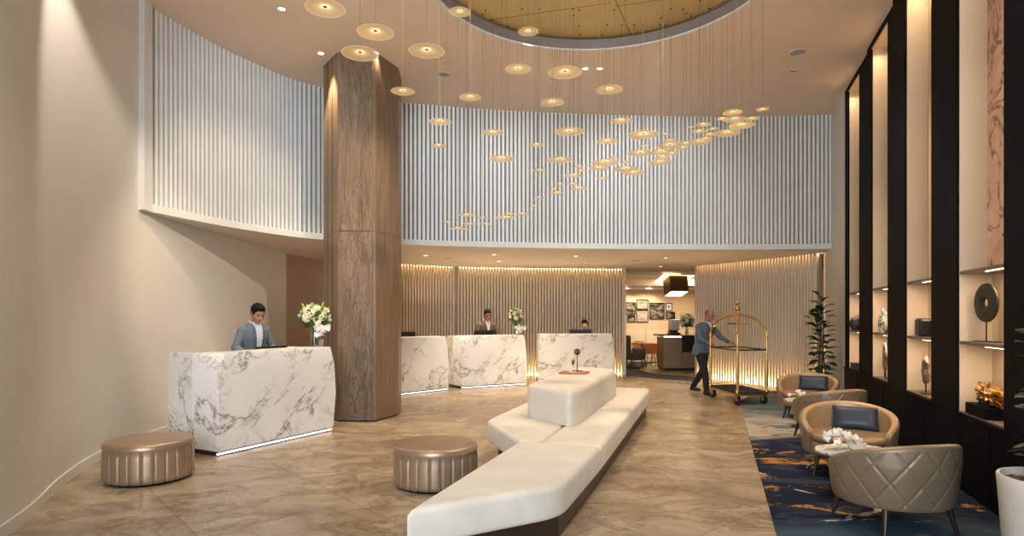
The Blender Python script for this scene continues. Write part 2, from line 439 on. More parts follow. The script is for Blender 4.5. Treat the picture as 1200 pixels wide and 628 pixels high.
def mat_pink():
    t = NT('pink_onyx'); nz = t.noise(1.1, 6, 0.6, 1.5)
    r = t.ramp(nz.outputs[0], [(0.3, (0.50, 0.27, 0.18)), (0.55, (0.66, 0.42, 0.30)), (0.7, (0.72, 0.56, 0.42))])
    n2 = t.noise(1.7, 5, 0.6, 1.0); v = t.math('ABSOLUTE', t.math('SUBTRACT', n2.outputs[0], 0.52))
    g = t.ramp(v, [(0, (0.22, 0.12, 0.08)), (0.012, (0.8, 0.7, 0.65)), (0.03, (1, 1, 1))])
    t.l(t.mix(1.0, r.outputs[0], g.outputs[0], 'MULTIPLY'), t.b.inputs['Base Color']); t.set(Roughness=0.25); return t.m
M['pink'] = mat_pink()
def mat_mottled(name, a, b, scale, rough=0.5, metal=0.0, disp=0.5):
    t = NT(name); nz = t.noise(scale, 6, 0.65, 0.5)
    r = t.ramp(nz.outputs[0], [(0.42, a), (0.58, b)]); t.l(r.outputs[0], t.b.inputs['Base Color'])
    t.set(Roughness=rough, Metallic=metal); t.bump(nz.outputs[0], disp, 0.01); return t.m
M['ebony'] = mat_mottled('dark_carved_wood', (0.008, 0.006, 0.005), (0.022, 0.015, 0.011), 18)
M['gilded'] = mat_mottled('gilded_driftwood', (0.10, 0.045, 0.015), (0.62, 0.32, 0.08), 11, 0.4, 0.5)
M['stone_mott'] = mat_mottled('mottled_stone', (0.06, 0.04, 0.03), (0.30, 0.22, 0.15), 9)
M['pattern_bw'] = mat_mottled('black_white_stone', (0.02, 0.018, 0.016), (0.65, 0.60, 0.52), 22)

# ------------------------------------------------------------------ plan of the room
SOF, CEIL = 2.88, 5.5
BALC = [(-4.60, 7.66), (-4.53, 7.85), (-4.20, 8.97), (-3.70, 10.0), (-3.22, 10.5), (-2.05, 11.2), (0.0, 11.68), (2.66, 11.98), (5.0, 12.02), (6.19, 11.90)]
LEFT = [(-2.9, -3.6), (-3.05, 0.0), (-3.2, 2.4), (-3.42, 3.7), (-3.72, 4.7), (-4.15, 5.65), (-4.48, 6.65), (-4.60, 7.66), (-4.66, 9.0), (-4.70, 11.0), (-4.72, 12.9)]
def XW(Y): return 2.3225 + 0.325 * Y
RW = math.atan(0.325)        # the right wall's turn from the view axis
cR, sR = math.cos(RW), math.sin(RW)
def wallpt(s, m, z=0):        # s along the right wall, m behind its face
    return Vector((2.3225 + s * sR + m * cR, s * cR - m * sR, z))

# floor
bm = BM(); box(bm, -9, 11, -5, 23.5, -0.12, 0.0)
tag(mk('floor', bm, M['floor']), kind='structure')

# left wall: below the balcony all along, full height up to where the slatted balcony springs
bm = BM()
lp = spline(LEFT, 0.12)
curve_wall(bm, lp, 0, SOF, 0.0, 0.25)
lp2 = [p for p in lp if p.y <= 7.72]
curve_wall(bm, lp2, SOF, CEIL + 0.05, 0.0, 0.25)
tag(mk('wall_left', bm, M['plaster'], smooth=50), kind='structure')
bm = BM(); curve_wall(bm, lp[:int(len(lp) * 1.0)], 0, 0.095, -0.016, 0.0)
tag(mk('baseboard_left', bm, M['white'], smooth=40), kind='structure')

# balcony: fascia, backing, battens
bal = spline(BALC, 0.1)
bm = BM(); curve_wall(bm, bal, SOF - 0.002, SOF + 0.10, -0.03, 0.20)
fascia = tag(mk('trim_balcony', bm, M['white'], smooth=40), kind='structure')
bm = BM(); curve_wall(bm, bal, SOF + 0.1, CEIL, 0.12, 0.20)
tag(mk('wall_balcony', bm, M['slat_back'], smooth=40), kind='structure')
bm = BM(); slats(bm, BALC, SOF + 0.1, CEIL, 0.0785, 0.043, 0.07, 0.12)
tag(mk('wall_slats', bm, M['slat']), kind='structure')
bm = BM(); box(bm, -4.70, -4.52, 7.56, 7.72, SOF, CEIL, None)
tag(mk('trim_balcony_end', bm, M['white']), kind='structure')
# slab above the desks
bm = BM()
pts = [(p.x, p.y) for p in bal] + [(6.6, 12.7), (8.6, 16.5), (8.6, 17.2), (3.1, 17.2), (-4.9, 17.2), (-4.98, 12.9), (-4.9, 7.66)]
prism(bm, pts, SOF, SOF + 0.09)
bmesh.ops.triangulate(bm, faces=[f for f in bm.faces if len(f.verts) > 4])
tag(mk('ceiling_soffit', bm, M['soffit']), kind='structure')

# main ceiling with its round opening
OC, OR_ = Vector((1.04, 7.03)), 2.03
bm = BM()
N = 96
ring = [bm.verts.new((OC.x + OR_ * math.cos(2 * PI * i / N), OC.y + OR_ * math.sin(2 * PI * i / N), CEIL)) for i in range(N)]
def sq(i):
    a = 2 * PI * i / N; c, s = math.cos(a), math.sin(a); k = 1 / max(abs(c), abs(s))
    return (OC.x + c * k * 9.5, OC.y + s * k * 10.5, CEIL)
outer = [bm.verts.new(sq(i)) for i in range(N)]
for i in range(N): bm.faces.new((ring[i], ring[(i + 1) % N], outer[(i + 1) % N], outer[i]))
r_in = bmesh.ops.extrude_face_region(bm, geom=bm.faces[:])
bmesh.ops.translate(bm, vec=(0, 0, 0.12), verts=[g for g in r_in['geom'] if isinstance(g, bmesh.types.BMVert)])
ceil = tag(mk('ceiling', bm, M['ceiling']), kind='structure')
bm = BM(); T = Matrix.Translation((OC.x, OC.y, 0))
for (ra, rb, za, zb) in ((OR_ - 0.004, OR_ + 0.05, CEIL - 0.012, CEIL + 0.02),):
    a = [(ra, za), (rb, za), (rb, zb), (ra, zb), (ra, za)]
    t = BM(); lathe(t, a, 96, T); 
    for f in [f for f in t.faces if len(f.verts) > 4]: t.faces.remove(f)
    merge(bm, t)
mk('recess_trim_ring', bm, M['white'], ceil, smooth=40)
bm = BM(); t = BM(); lathe(t, [(OR_ - 0.002, CEIL + 0.0), (OR_ - 0.03, CEIL + 0.13), (OR_ - 0.06, CEIL + 0.13)], 96, T)
for f in [f for f in t.faces if len(f.verts) > 4]: t.faces.remove(f)
merge(bm, t); mk('recess_rim', bm, M['rim_dark'], ceil, smooth=40)
GZ = CEIL + 0.15
bm = BM(); bmesh.ops.create_circle(bm, cap_ends=True, segments=96, radius=OR_ + 0.3, matrix=Matrix.Translation((OC.x, OC.y, GZ)))
mk('gold_ceiling_panel', bm, M['gold'], ceil)
bm = BM()
for (x0, y0, x1, y1, rr_) in ((0.2, 5.1, 1.76, 9.0, 0.005), (-0.6, 9.25 - 0.7, 1.30, 8.0, 0.0025), (1.36, 8.1, 3.0, 7.6, 0.0025), (-0.9, 6.9, 0.75, 6.5, 0.0025), (0.9, 6.7, 2.9, 6.1, 0.0025)):
    rod(bm, (x0, y0, GZ - 0.001), (x1, y1, GZ - 0.001), rr_, n=6)
mk('panel_joint_line', bm, M['dark_metal'], ceil)

# lower slatted walls, lit from slots at floor and soffit
LOW1 = [(-3.45, 14.85), (-2.85, 15.2), (-2.2, 15.65), (-1.52, 16.02)]
LOW2 = [(-1.40, 16.1), (-0.4, 16.36), (0.57, 16.52), (1.8, 16.68), (3.02, 16.76)]
LOW3 = [(4.74, 15.80), (5.22, 15.0), (5.66, 14.2), (6.03, 13.4), (6.28, 12.78)]
for k, P in enumerate((LOW1, LOW2, LOW3)):
    c = spline(P, 0.1)
    bm = BM(); curve_wall(bm, c, 0, SOF, 0.14, 0.22)
    nm = ('wall_back_a', 'wall_back_b', 'wall_back_c')[k]
    w = tag(mk(nm, bm, M['slat_warm_back'], smooth=40), kind='structure')
    bm = BM(); slats(bm, P, 0.0, SOF, 0.082, 0.044, 0.06, 0.06)
    mk('wall_batten_slats', bm, M['slat_warm'], w)
    bm = BM(); curve_wall(bm, c, 0.004, 0.016, 0.075, 0.125); mk('floor_light_strip', bm, M['led_base'] if k == 2 else M['led_base_low'], w)
    bm = BM(); curve_wall(bm, c, SOF - 0.02, SOF - 0.008, 0.105, 0.135); mk('cove_light_strip', bm, M['led_top'], w)
# panels either side of the opening and of the slot
bm = BM(); box(bm, -1.50, -1.43, 16.02, 16.25, 0, SOF); tag(mk('trim_wall_slot', bm, M['brown_wall']), kind='structure')
bm = BM(); box(bm, 3.03, 3.10, 16.70, 17.05, 0, SOF); tag(mk('trim_opening', bm, M['slat_warm']), kind='structure')
bm = BM(); box(bm, 4.80, 4.86, 15.84, 16.15, 0, SOF); tag(mk('trim_opening_side', bm, M['slat_warm']), kind='structure')
# brown recess wall between the left wall and the lit battens
bm = BM(); curve_wall(bm, spline([(-4.72, 12.85), (-4.50, 13.9), (-4.1, 14.5), (-3.45, 14.85)], 0.1), 0, SOF, 0.0, 0.2)
tag(mk('wall_recess', bm, M['brown_wall'], smooth=40), kind='structure')

# right wall: plain part past the shelving, black part nearer, black plinth
R0 = Vector((2.3225, 0, 0))
def rw_box(bm, m0, m1, s0, s1, z0, z1): return box(bm, m0, m1, s0, s1, z0, z1)
def rparent(name, s=0.0, **kw):
    p = wallpt(s, 0); return empty(name, (p.x, p.y, 0), -RW, **kw)
bm = BM(); rw_box(bm, 0, 0.3, 11.27, 13.38, 0, CEIL)
tag(mk('wall_right', bm, M['plaster'], loc=R0, rot=(0, 0, -RW)), kind='structure')
bm = BM(); rw_box(bm, -0.06, 0.5, 11.98 / cR + 0.05, 12.98 / cR, SOF + 0.0, SOF + 0.1)
bm.free()
bm = BM(); rw_box(bm, -0.105, 0.3, -4, 4.04, 0, CEIL)
tag(mk('wall_right_near', bm, M['black'], loc=R0, rot=(0, 0, -RW)), kind='structure')
bm = BM(); prism(bm, [(-0.11, 4.05), (0.55, 4.05), (0.55, 11.27), (-0.01, 11.27)], 0, 0.67); prism(bm, [(-0.125, 4.05), (0.55, 4.05), (0.55, 11.27), (-0.02, 11.27)], 0.675, 0.70)
for s in (5.13, 6.85, 8.54, 10.19):
    f_ = -0.11 + 0.1 * (s - 4.05) / 7.22; rw_box(bm, f_ - 0.004, f_ + 0.01, s - 0.004, s + 0.004, 0.0, 0.665)
tag(mk('wall_right_plinth', bm, M['black'], loc=R0, rot=(0, 0, -RW)), kind='structure')

# lounge beyond the opening
bm = BM(); box(bm, 2.2, 8.6, 21.5, 21.7, 0, SOF)
tag(mk('wall_lounge_back', bm, M['niche']), kind='structure')
bm = BM(); box(bm, 2.2, 3.1, 16.98, 21.5, 0, SOF); tag(mk('wall_lounge_left', bm, M['niche']), kind='structure')
bm = BM(); box(bm, 8.2, 8.4, 13.0, 21.5, 0, SOF); tag(mk('wall_lounge_right', bm, M['niche']), kind='structure')
bm = BM(); box(bm, 2.2, 8.6, 17.0, 21.7, SOF, SOF + 0.1); tag(mk('ceiling_lounge', bm, M['soffit']), kind='structure')
bm = BM(); box(bm, 3.1, 8.2, 20.5, 21.5, 2.62, SOF); box(bm, 3.1, 8.2, 20.9, 21.5, 2.52, 2.62); box(bm, 3.1, 8.2, 18.0, 18.1, 2.80, SOF)
tag(mk('trim_lounge_bulkhead', bm, M['soffit']), kind='structure')
bm = BM()
for x in (3.95, 4.7, 5.45, 6.2): 
    box(bm, x, x + 0.68, 21.485, 21.5, 0.15, 1.12)
tag(mk('trim_lounge_wainscot', bm, M['slat_warm']), kind='structure')

# ------------------------------------------------------------------ carpet
bm = BM()
edge = [(1.30, 2.6), (1.62, 3.5), (1.88, 4.36), (2.15, 5.17), (2.60, 6.53), (3.10, 8.04), (3.55, 9.4), (3.99, 10.6), (4.15, 11.2)]
e2 = spline(edge, 0.3)
pts = [(p.x, p.y) for p in e2] + [(4.6, 12.0), (4.95, 12.6), (5.3, 12.95), (6.15, 12.7), (XW(11.6) - 0.02, 11.6)] + [tuple(wallpt(s_, m_)[:2]) for s_, m_ in ((11.25, -0.014), (4.06, -0.114), (2.7, -0.109))]
prism(bm, pts, 0.0, 0.012)
bmesh.ops.triangulate(bm, faces=[f for f in bm.faces if len(f.verts) > 4])
tag(mk('carpet', bm, M['carpet']), 'navy, grey and ochre abstract carpet under the tan tub armchairs', 'carpet')
bm = BM()
pts = [(3.02, 16.25), (3.6, 15.7), (4.2, 15.1), (4.55, 14.8), (4.66, 15.7), (4.62, 16.1), (4.3, 16.4), (3.95, 16.8), (3.74, 17.5), (3.76, 18.2), (4.0, 19.0), (4.5, 20.3), (5.2, 21.45), (3.12, 21.45), (3.12, 16.9)]
prism(bm, pts, 0.0, 0.012)
bmesh.ops.triangulate(bm, faces=[f for f in bm.faces if len(f.verts) > 4])
tag(mk('carpet', bm, M['carpet_dark']), 'dark blue patterned carpet sweeping through the opening into the lounge', 'carpet')

# ------------------------------------------------------------------ timber column
colm = empty('timber_column', (-2.4, 9.8, 0), label='tall faceted brown timber column with carved panel rising to the ceiling', cat='column')
OCT = [(-2.60, 9.15), (-2.03, 9.15), (-1.80, 9.73), (-1.83, 10.15), (-2.15, 10.45), (-2.75, 10.45), (-3.0, 10.1), (-2.96, 9.65)]
OCT = [(x + 2.4, y - 9.8) for x, y in OCT]
bm = BM(); prism(bm, OCT, 0.02, 2.822); prism(bm, [(x * 0.992, y * 0.992) for x, y in OCT], 2.82, 2.836); prism(bm, OCT, 2.834, CEIL)
mk('shaft', bm, M['timber'], colm)
bm = BM(); prism(bm, [(x * 0.97, y * 0.97) for x, y in OCT], 0.0, 0.02); mk('recessed_foot', bm, M['black'], colm)
bm = BM(); bbox(bm, -0.19, 0.325, -0.662, -0.64, 0.06, 2.815, 0.004, 2); bbox(bm, -0.19, 0.325, -0.662, -0.64, 2.842, CEIL - 0.0, 0.004, 2)
mk('carved_panel', bm, M['timber_carved'], colm)
bm = BM()
for k in range(2):
    a = Vector((-0.2, -0.65, 0)).lerp(Vector((-0.56, -0.15, 0)), 0.35 + 0.33 * k)
    rod(bm, (a.x, a.y, 0.03), (a.x, a.y, CEIL), 0.006, n=6)
mk('edge_bead', bm, M['leg_wood'], colm)

# ------------------------------------------------------------------ reception desks
def hull(bm, pts):
    t = BM(); vs = [t.verts.new(p) for p in pts]
    bmesh.ops.convex_hull(t, input=vs)
    loose = [v for v in t.verts if not v.link_faces]
    bmesh.ops.delete(t, geom=loose, context='VERTS')
    bmesh.ops.dissolve_limit(t, angle_limit=0.01, verts=t.verts[:], edges=t.edges[:])
    bmesh.ops.bevel(t, geom=[e for e in t.edges if len(e.link_faces) == 2 and e.calc_face_angle() > 0.35], offset=0.012, segments=2, affect='EDGES')
    merge(bm, t)
def desk(label, p0, p1, D, H, led=M['led_cool'], chamf=0.13, bulge=0.06, ledge=0.42, side_full=True):
    "front runs from p0 to p1 on the floor; the staff side lies to the left of that direction"
    p0, p1 = Vector(p0), Vector(p1); L = (p1 - p0).length; a = math.atan2(p1.y - p0.y, p1.x - p0.x)
    e = empty('reception_desk', (p0.x, p0.y, 0), a, label, 'desk', 'marble reception desks')
    z0 = 0.055
    bm = BM()
    hull(bm, [(0.0, 0, z0), (L - bulge, 0, z0), (L, 0.02, 0.52), (L - bulge, ledge, z0), (L, ledge, 0.52), (0, 0, H * 0.74), (0, ledge, z0), (0.0, ledge, H),
              (chamf, 0.05, H), (chamf * 0.4, 0.02, H * 0.92), (L - 0.07, 0.05, H), (L - 0.07, ledge, H), (L - 0.02, 0.03, H * 0.8)])
    mk('front_panel', bm, M['marble'], e, smooth=30)
    bm = BM()
    hull(bm, [(0.0, ledge + 0.002, z0), (0, ledge + 0.002, H), (0.06, ledge + 0.002, z0), (0.06, ledge + 0.002, H), (0, D, z0), (0, D, H - 0.01), (0.06, D, z0), (0.06, D, H - 0.01), (0.0, D * 0.8, H * 0.5)])
    mk('side_panel', bm, M['marble'], e, smooth=30)
    bm = BM(); bbox(bm, L - 0.14, L - 0.08, ledge + 0.002, D, z0, H - 0.01, 0.006, 2); mk('side_panel', bm, M['marble'], e)
    bm = BM(); bbox(bm, 0.062, L - 0.142, ledge + 0.002, D, 0.70, 0.74, 0.004, 2); mk('worktop', bm, M['tan_top'], e)
    bm = BM(); box(bm, 0.05, L - bulge - 0.04, 0.05, D - 0.05, 0.0, z0 + 0.001); mk('plinth', bm, M['dark_metal'], e)
    bm = BM(); bbox(bm, 0.02, L - bulge - 0.01, 0.018, 0.048, 0.018, 0.034, 0.004, 2); mk('led_strip', bm, led, e)
    return e
D1 = desk('white veined marble reception desk beside the timber column, man in blue-grey blazer behind', (-3.26, 6.80), (-2.40, 8.45), 0.87, 1.15, bulge=0.07)
D2 = desk('white marble reception desk half hidden by the timber column, unattended', (-3.10, 11.15), (-1.33, 13.12), 0.8, 1.15, bulge=0.03, chamf=0.05)
D3 = desk('middle white marble desk with tall flower vase and man in brown blazer', (-1.10, 13.28), (0.36, 14.12), 0.8, 1.15, bulge=0.03, chamf=0.1)
D4 = desk('white marble reception desk behind the cream bench, woman seated at it', (0.64, 14.9), (2.5, 14.95), 0.62, 1.15, bulge=0.03, chamf=0.06)

def desk_local(e, x, y, z):
    m = Matrix.Translation(e.location) @ Matrix.Rotation(e.rotation_euler.z, 4, 'Z'); return m @ Vector((x, y, z))
def monitor(e, x, label, y=0.56, wid=0.50):
    p = desk_local(e, x, y, 0.74)
    m = empty('computer_monitor', p, e.rotation_euler.z, label, 'monitor', 'monitors on the reception desks')
    bm = BM(); bbox(bm, -wid / 2, wid / 2, -0.015, 0.012, 0.19, 0.515, 0.008, 2, Matrix.Rotation(-0.12, 4, 'X')); mk('screen_housing', bm, M['screen'], m)
    bm = BM(); bbox(bm, -0.11, 0.11, -0.10, 0.08, 0.0, 0.012, 0.004, 2); rod(bm, (0, -0.01, 0.01), (0, -0.035, 0.33), 0.018); mk('stand', bm, M['dark_metal'], m)
    return m
monitor(D2, 1.95, 'black monitor on the unattended desk beside the timber column', 0.55)
monitor(D3, 0.86, 'black monitor in front of the man in the brown blazer', 0.54)
monitor(D4, 1.10, 'black monitor in front of the seated woman', 0.5, 0.56)
# low black tablet slab on the first desk
t0 = desk_local(D1, 1.32, 0.62, 0.742)
m = empty('computer_monitor', t0, D1.rotation_euler.z, 'low black monitor just showing over the marble desk beside the man in blue-grey', 'monitor', 'monitors on the reception desks')
bm = BM(); bbox(bm, -0.26, 0.26, -0.01, 0.015, 0.10, 0.425, 0.006, 2, Matrix.Rotation(-0.1, 4, 'X')); mk('screen_housing', bm, M['screen'], m)
bm = BM(); bbox(bm, -0.11, 0.11, -0.10, 0.08, 0.0, 0.012, 0.004, 2); rod(bm, (0, -0.01, 0.01), (0, -0.02, 0.25), 0.018); mk('stand', bm, M['dark_metal'], m)

# ------------------------------------------------------------------ bench island
bo = Vector((0.056, 5.75)); U = Vector((sR, cR)); Nn = Vector((cR, -sR))
sofa = empty('bench_sofa', (bo.x, bo.y, 0), -RW, 'long cream upholstered island bench with a raised central back block', 'bench')
def pad(name, poly, z0, z1, r, mat=M['fabric'], seg=8, rc=0.08, rb=0.035):
    "upholstered block: outline with rounded corners, stacked in rings that curve in at top and bottom"
    n = len(poly); P = [Vector(p) for p in poly]
    if sum(P[i].x * P[(i + 1) % n].y - P[(i + 1) % n].x * P[i].y for i in range(n)) < 0: P.reverse()
    def ring(ins):
        Q = []
        for i in range(n):            # inset polygon
            a, b, c = P[i - 1], P[i], P[(i + 1) % n]
            d1, d2 = (b - a).normalized(), (c - b).normalized(); n1, n2 = Vector((-d1.y, d1.x)), Vector((-d2.y, d2.x))
            k = (n1 + n2); k = k / max(0.3, k.dot(n1)); Q.append(b + k * ins)
        out = []
        for i in range(n):            # rounded corners
            a, b, c = Q[i - 1], Q[i], Q[(i + 1) % n]
            rr = min((rc[i] if isinstance(rc, (list, tuple)) else rc), 0.45 * (b - a).length, 0.45 * (c - b).length)
            p, q = b + (a - b).normalized() * rr, b + (c - b).normalized() * rr
            for t in [m / 6 for m in range(7)]: out.append(p * (1 - t) ** 2 + b * 2 * t * (1 - t) + q * t * t)
        return out
    prof = [(rb * (1 - math.sin(PI / 2 * t)), z0 + rb * (1 - math.cos(PI / 2 * t))) for t in [m / 4 for m in range(5)]]
    prof += [(r * (1 - math.cos(PI / 2 * t)), z1 - r + r * math.sin(PI / 2 * t)) for t in [m / seg for m in range(seg + 1)]]
    bm = BM(); rows = [[bm.verts.new((v.x, v.y, z)) for v in ring(ins)] for ins, z in prof]
    N_ = len(rows[0])
    for A, B in zip(rows, rows[1:]):
        for i in range(N_): bm.faces.new((A[i], A[(i + 1) % N_], B[(i + 1) % N_], B[i]))
    bm.faces.new(rows[0][::-1]); f = bm.faces.new(rows[-1])
    bmesh.ops.triangulate(bm, faces=[f])
    return mk(name, bm, mat, sofa, smooth=45)
pad('seat_pad', [(0.0, -0.007), (-0.013, -2.21), (0.745, -1.36), (0.78, -0.007)], 0.165, 0.40, 0.05, rc=[0.015, 0.05, 0.16, 0.015][::1])
pad('seat_pad', [(0.220, 0.007), (0.78, 0.007), (0.78, 2.383), (0.220, 2.383)], 0.165, 0.40, 0.045, rc=0.015)
pad('seat_pad', [(0.208, 0.007), (0.208, 2.383), (-0.69, 2.383), (-0.69, 0.99), (0.0, 0.007)], 0.165, 0.40, 0.05, rc=[0.015, 0.015, 0.015, 0.12, 0.015])
pad('seat_pad', [(-0.69, 2.397), (0.78, 2.397), (0.78, 4.72), (0.25, 4.78), (-0.30, 4.4), (-0.69, 3.9)], 0.165, 0.40, 0.05, rc=[0.015, 0.015, 0.12, 0.1, 0.1, 0.1])
pad('back_block', [(-0.32, 1.32), (0.30, 0.84), (0.37, 1.0), (0.37, 3.74), (-0.12, 4.08), (-0.32, 3.9)], 0.398, 0.78, 0.06, rc=[0.12, 0.10, 0.10, 0.1, 0.1, 0.1], rb=0.01)
bm = BM(); prism(bm, [(0.06, 0.0), (0.06, -2.0), (0.70, -1.28), (0.72, 0.0), (0.72, 4.6), (0.2, 4.68), (-0.58, 3.9), (-0.58, 1.1), (-0.0, 0.25)], 0.0, 0.17)
bmesh.ops.triangulate(bm, faces=[f for f in bm.faces if len(f.verts) > 4])
mk('plinth', bm, M['leg_wood'], sofa)

# tray and small sculpture
tr = at(673, 437.2, 0.785)
tray = empty('wooden_tray', (tr.x, tr.y, 0.782), -RW + 0.05, 'small wooden tray with printed cards on top of the cream bench back', 'tray')
bm = BM(); bbox(bm, -0.19, 0.19, -0.15, 0.15, 0, 0.022, 0.004, 2); mk('tray_board', bm, M['wood_tray'], tray)
bm = BM(); bbox(bm, -0.07, 0.03, -0.07, 0.06, 0.0222, 0.026, 0.001, 1, Matrix.Rotation(0.3, 4, 'Z')); mk('white_card', bm, M['paper'], tray)
bm = BM(); bbox(bm, 0.05, 0.14, -0.07, 0.04, 0.0222, 0.025, 0.001, 1, Matrix.Rotation(-0.1, 4, 'Z')); mk('orange_card', bm, M['chair_tan'], tray)
sp = Vector((tr.x + 0.045, tr.y + 0.06, 0.805))
scu = empty('disc_sculpture', sp, 0, 'small copper disc on a thin stem standing on the wooden tray', 'sculpture')
bm = BM(); lathe(bm, [(0.075, 0), (0.075, 0.008), (0.0, 0.010)], 24); mk('base', bm, M['dark_metal'], scu)
bm = BM(); rod(bm, (0, 0, 0.008), (0, 0, 0.24), 0.006, 0.005); mk('stem', bm, M['dark_metal'], scu)
bm = BM(); lathe(bm, [(0.0, -0.012), (0.035, -0.012), (0.046, -0.004), (0.046, 0.004), (0.035, 0.012), (0, 0.012)], 24, Matrix.Translation((0, 0, 0.27)) @ Matrix.Rotation(PI / 2, 4, 'X') @ Matrix.Rotation(0.2, 4, 'Y')); mk('disc', bm, mat_mottled('copper_patina', (0.10, 0.03, 0.015), (0.30, 0.10, 0.05), 30, 0.4, 0.6), scu, smooth=40)
lf = Vector((tr.x - 0.02, tr.y - 0.05, 0.806))
leafo = empty('leaf_ornament', lf, 0, 'little bronze leaf ornament on a clear stub beside the copper disc', 'ornament')
bm = BM(); rod(bm, (0, 0, 0), (0, 0, 0.10), 0.010, 0.008); mk('clear_stub', bm, M['glass'], leafo)
bm = BM(); ellipsoid(bm, (0, 0, 0.135), (0.022, 0.010, 0.045), rot_tri(0, 0.2, 0)); mk('leaf', bm, M['gilded'], leafo, smooth=60)

# ------------------------------------------------------------------ ottomans
def ottoman(label, x, y, rz):
    e = empty('round_ottoman', (x, y, 0), rz, label, 'ottoman', 'round pleated ottomans')
    bm = BM(); R, H = 0.388, 0.385; n = 240; rows = []
    prof = [(0.94, 0.02), (0.985, 0.035), (1.0, 0.06), (1.0, 0.12), (1.0, 0.2), (1.0, 0.27), (0.998, 0.315), (1.0, 0.33), (1.0, 0.345), (0.985, 0.368), (0.955, 0.381), (0.90, 0.386), (0.6, 0.390), (0.3, 0.392)]
    for rr, z in prof:
        row = []
        for i in range(n):
            a = 2 * PI * i / n
            amp = 0.0085 if z < 0.322 else 0.0
            k = abs(math.sin(a * 12)); g = -amp * (1 - k) ** 5 * 1.8
            r = R * rr + g - (0.006 if abs(z - 0.322) < 0.008 else 0)
            row.append(bm.verts.new((r * math.cos(a), r * math.sin(a), z)))
        rows.append(row)
    for A, B in zip(rows, rows[1:]):
        for i in range(n): bm.faces.new((A[i], A[(i + 1) % n], B[(i + 1) % n], B[i]))
    c = bm.verts.new((0, 0, 0.392))
    for i in range(n): bm.faces.new((rows[-1][i], rows[-1][(i + 1) % n], c))
    bm.faces.new(rows[0][::-1])
    mk('upholstery', bm, M['bronze'], e, smooth=60)
    bm = BM(); lathe(bm, [(0.34, 0.0), (0.34, 0.021)], 48); mk('base_ring', bm, M['black'], e)
    bm = BM(); tube(bm, [(0.385 * math.cos(2 * PI * i / 96), 0.385 * math.sin(2 * PI * i / 96), 0.336) for i in range(96)], 0.0045, 8, True); mk('piping', bm, M['bronze'], e, smooth=60)
    return e
ottoman('round bronze leather pleated ottoman by the curved left wall, wholly in view', -3.50, 5.93, 0.1)
ottoman('round bronze leather pleated ottoman standing beside the cream bench', -0.71, 5.73, 0.5)

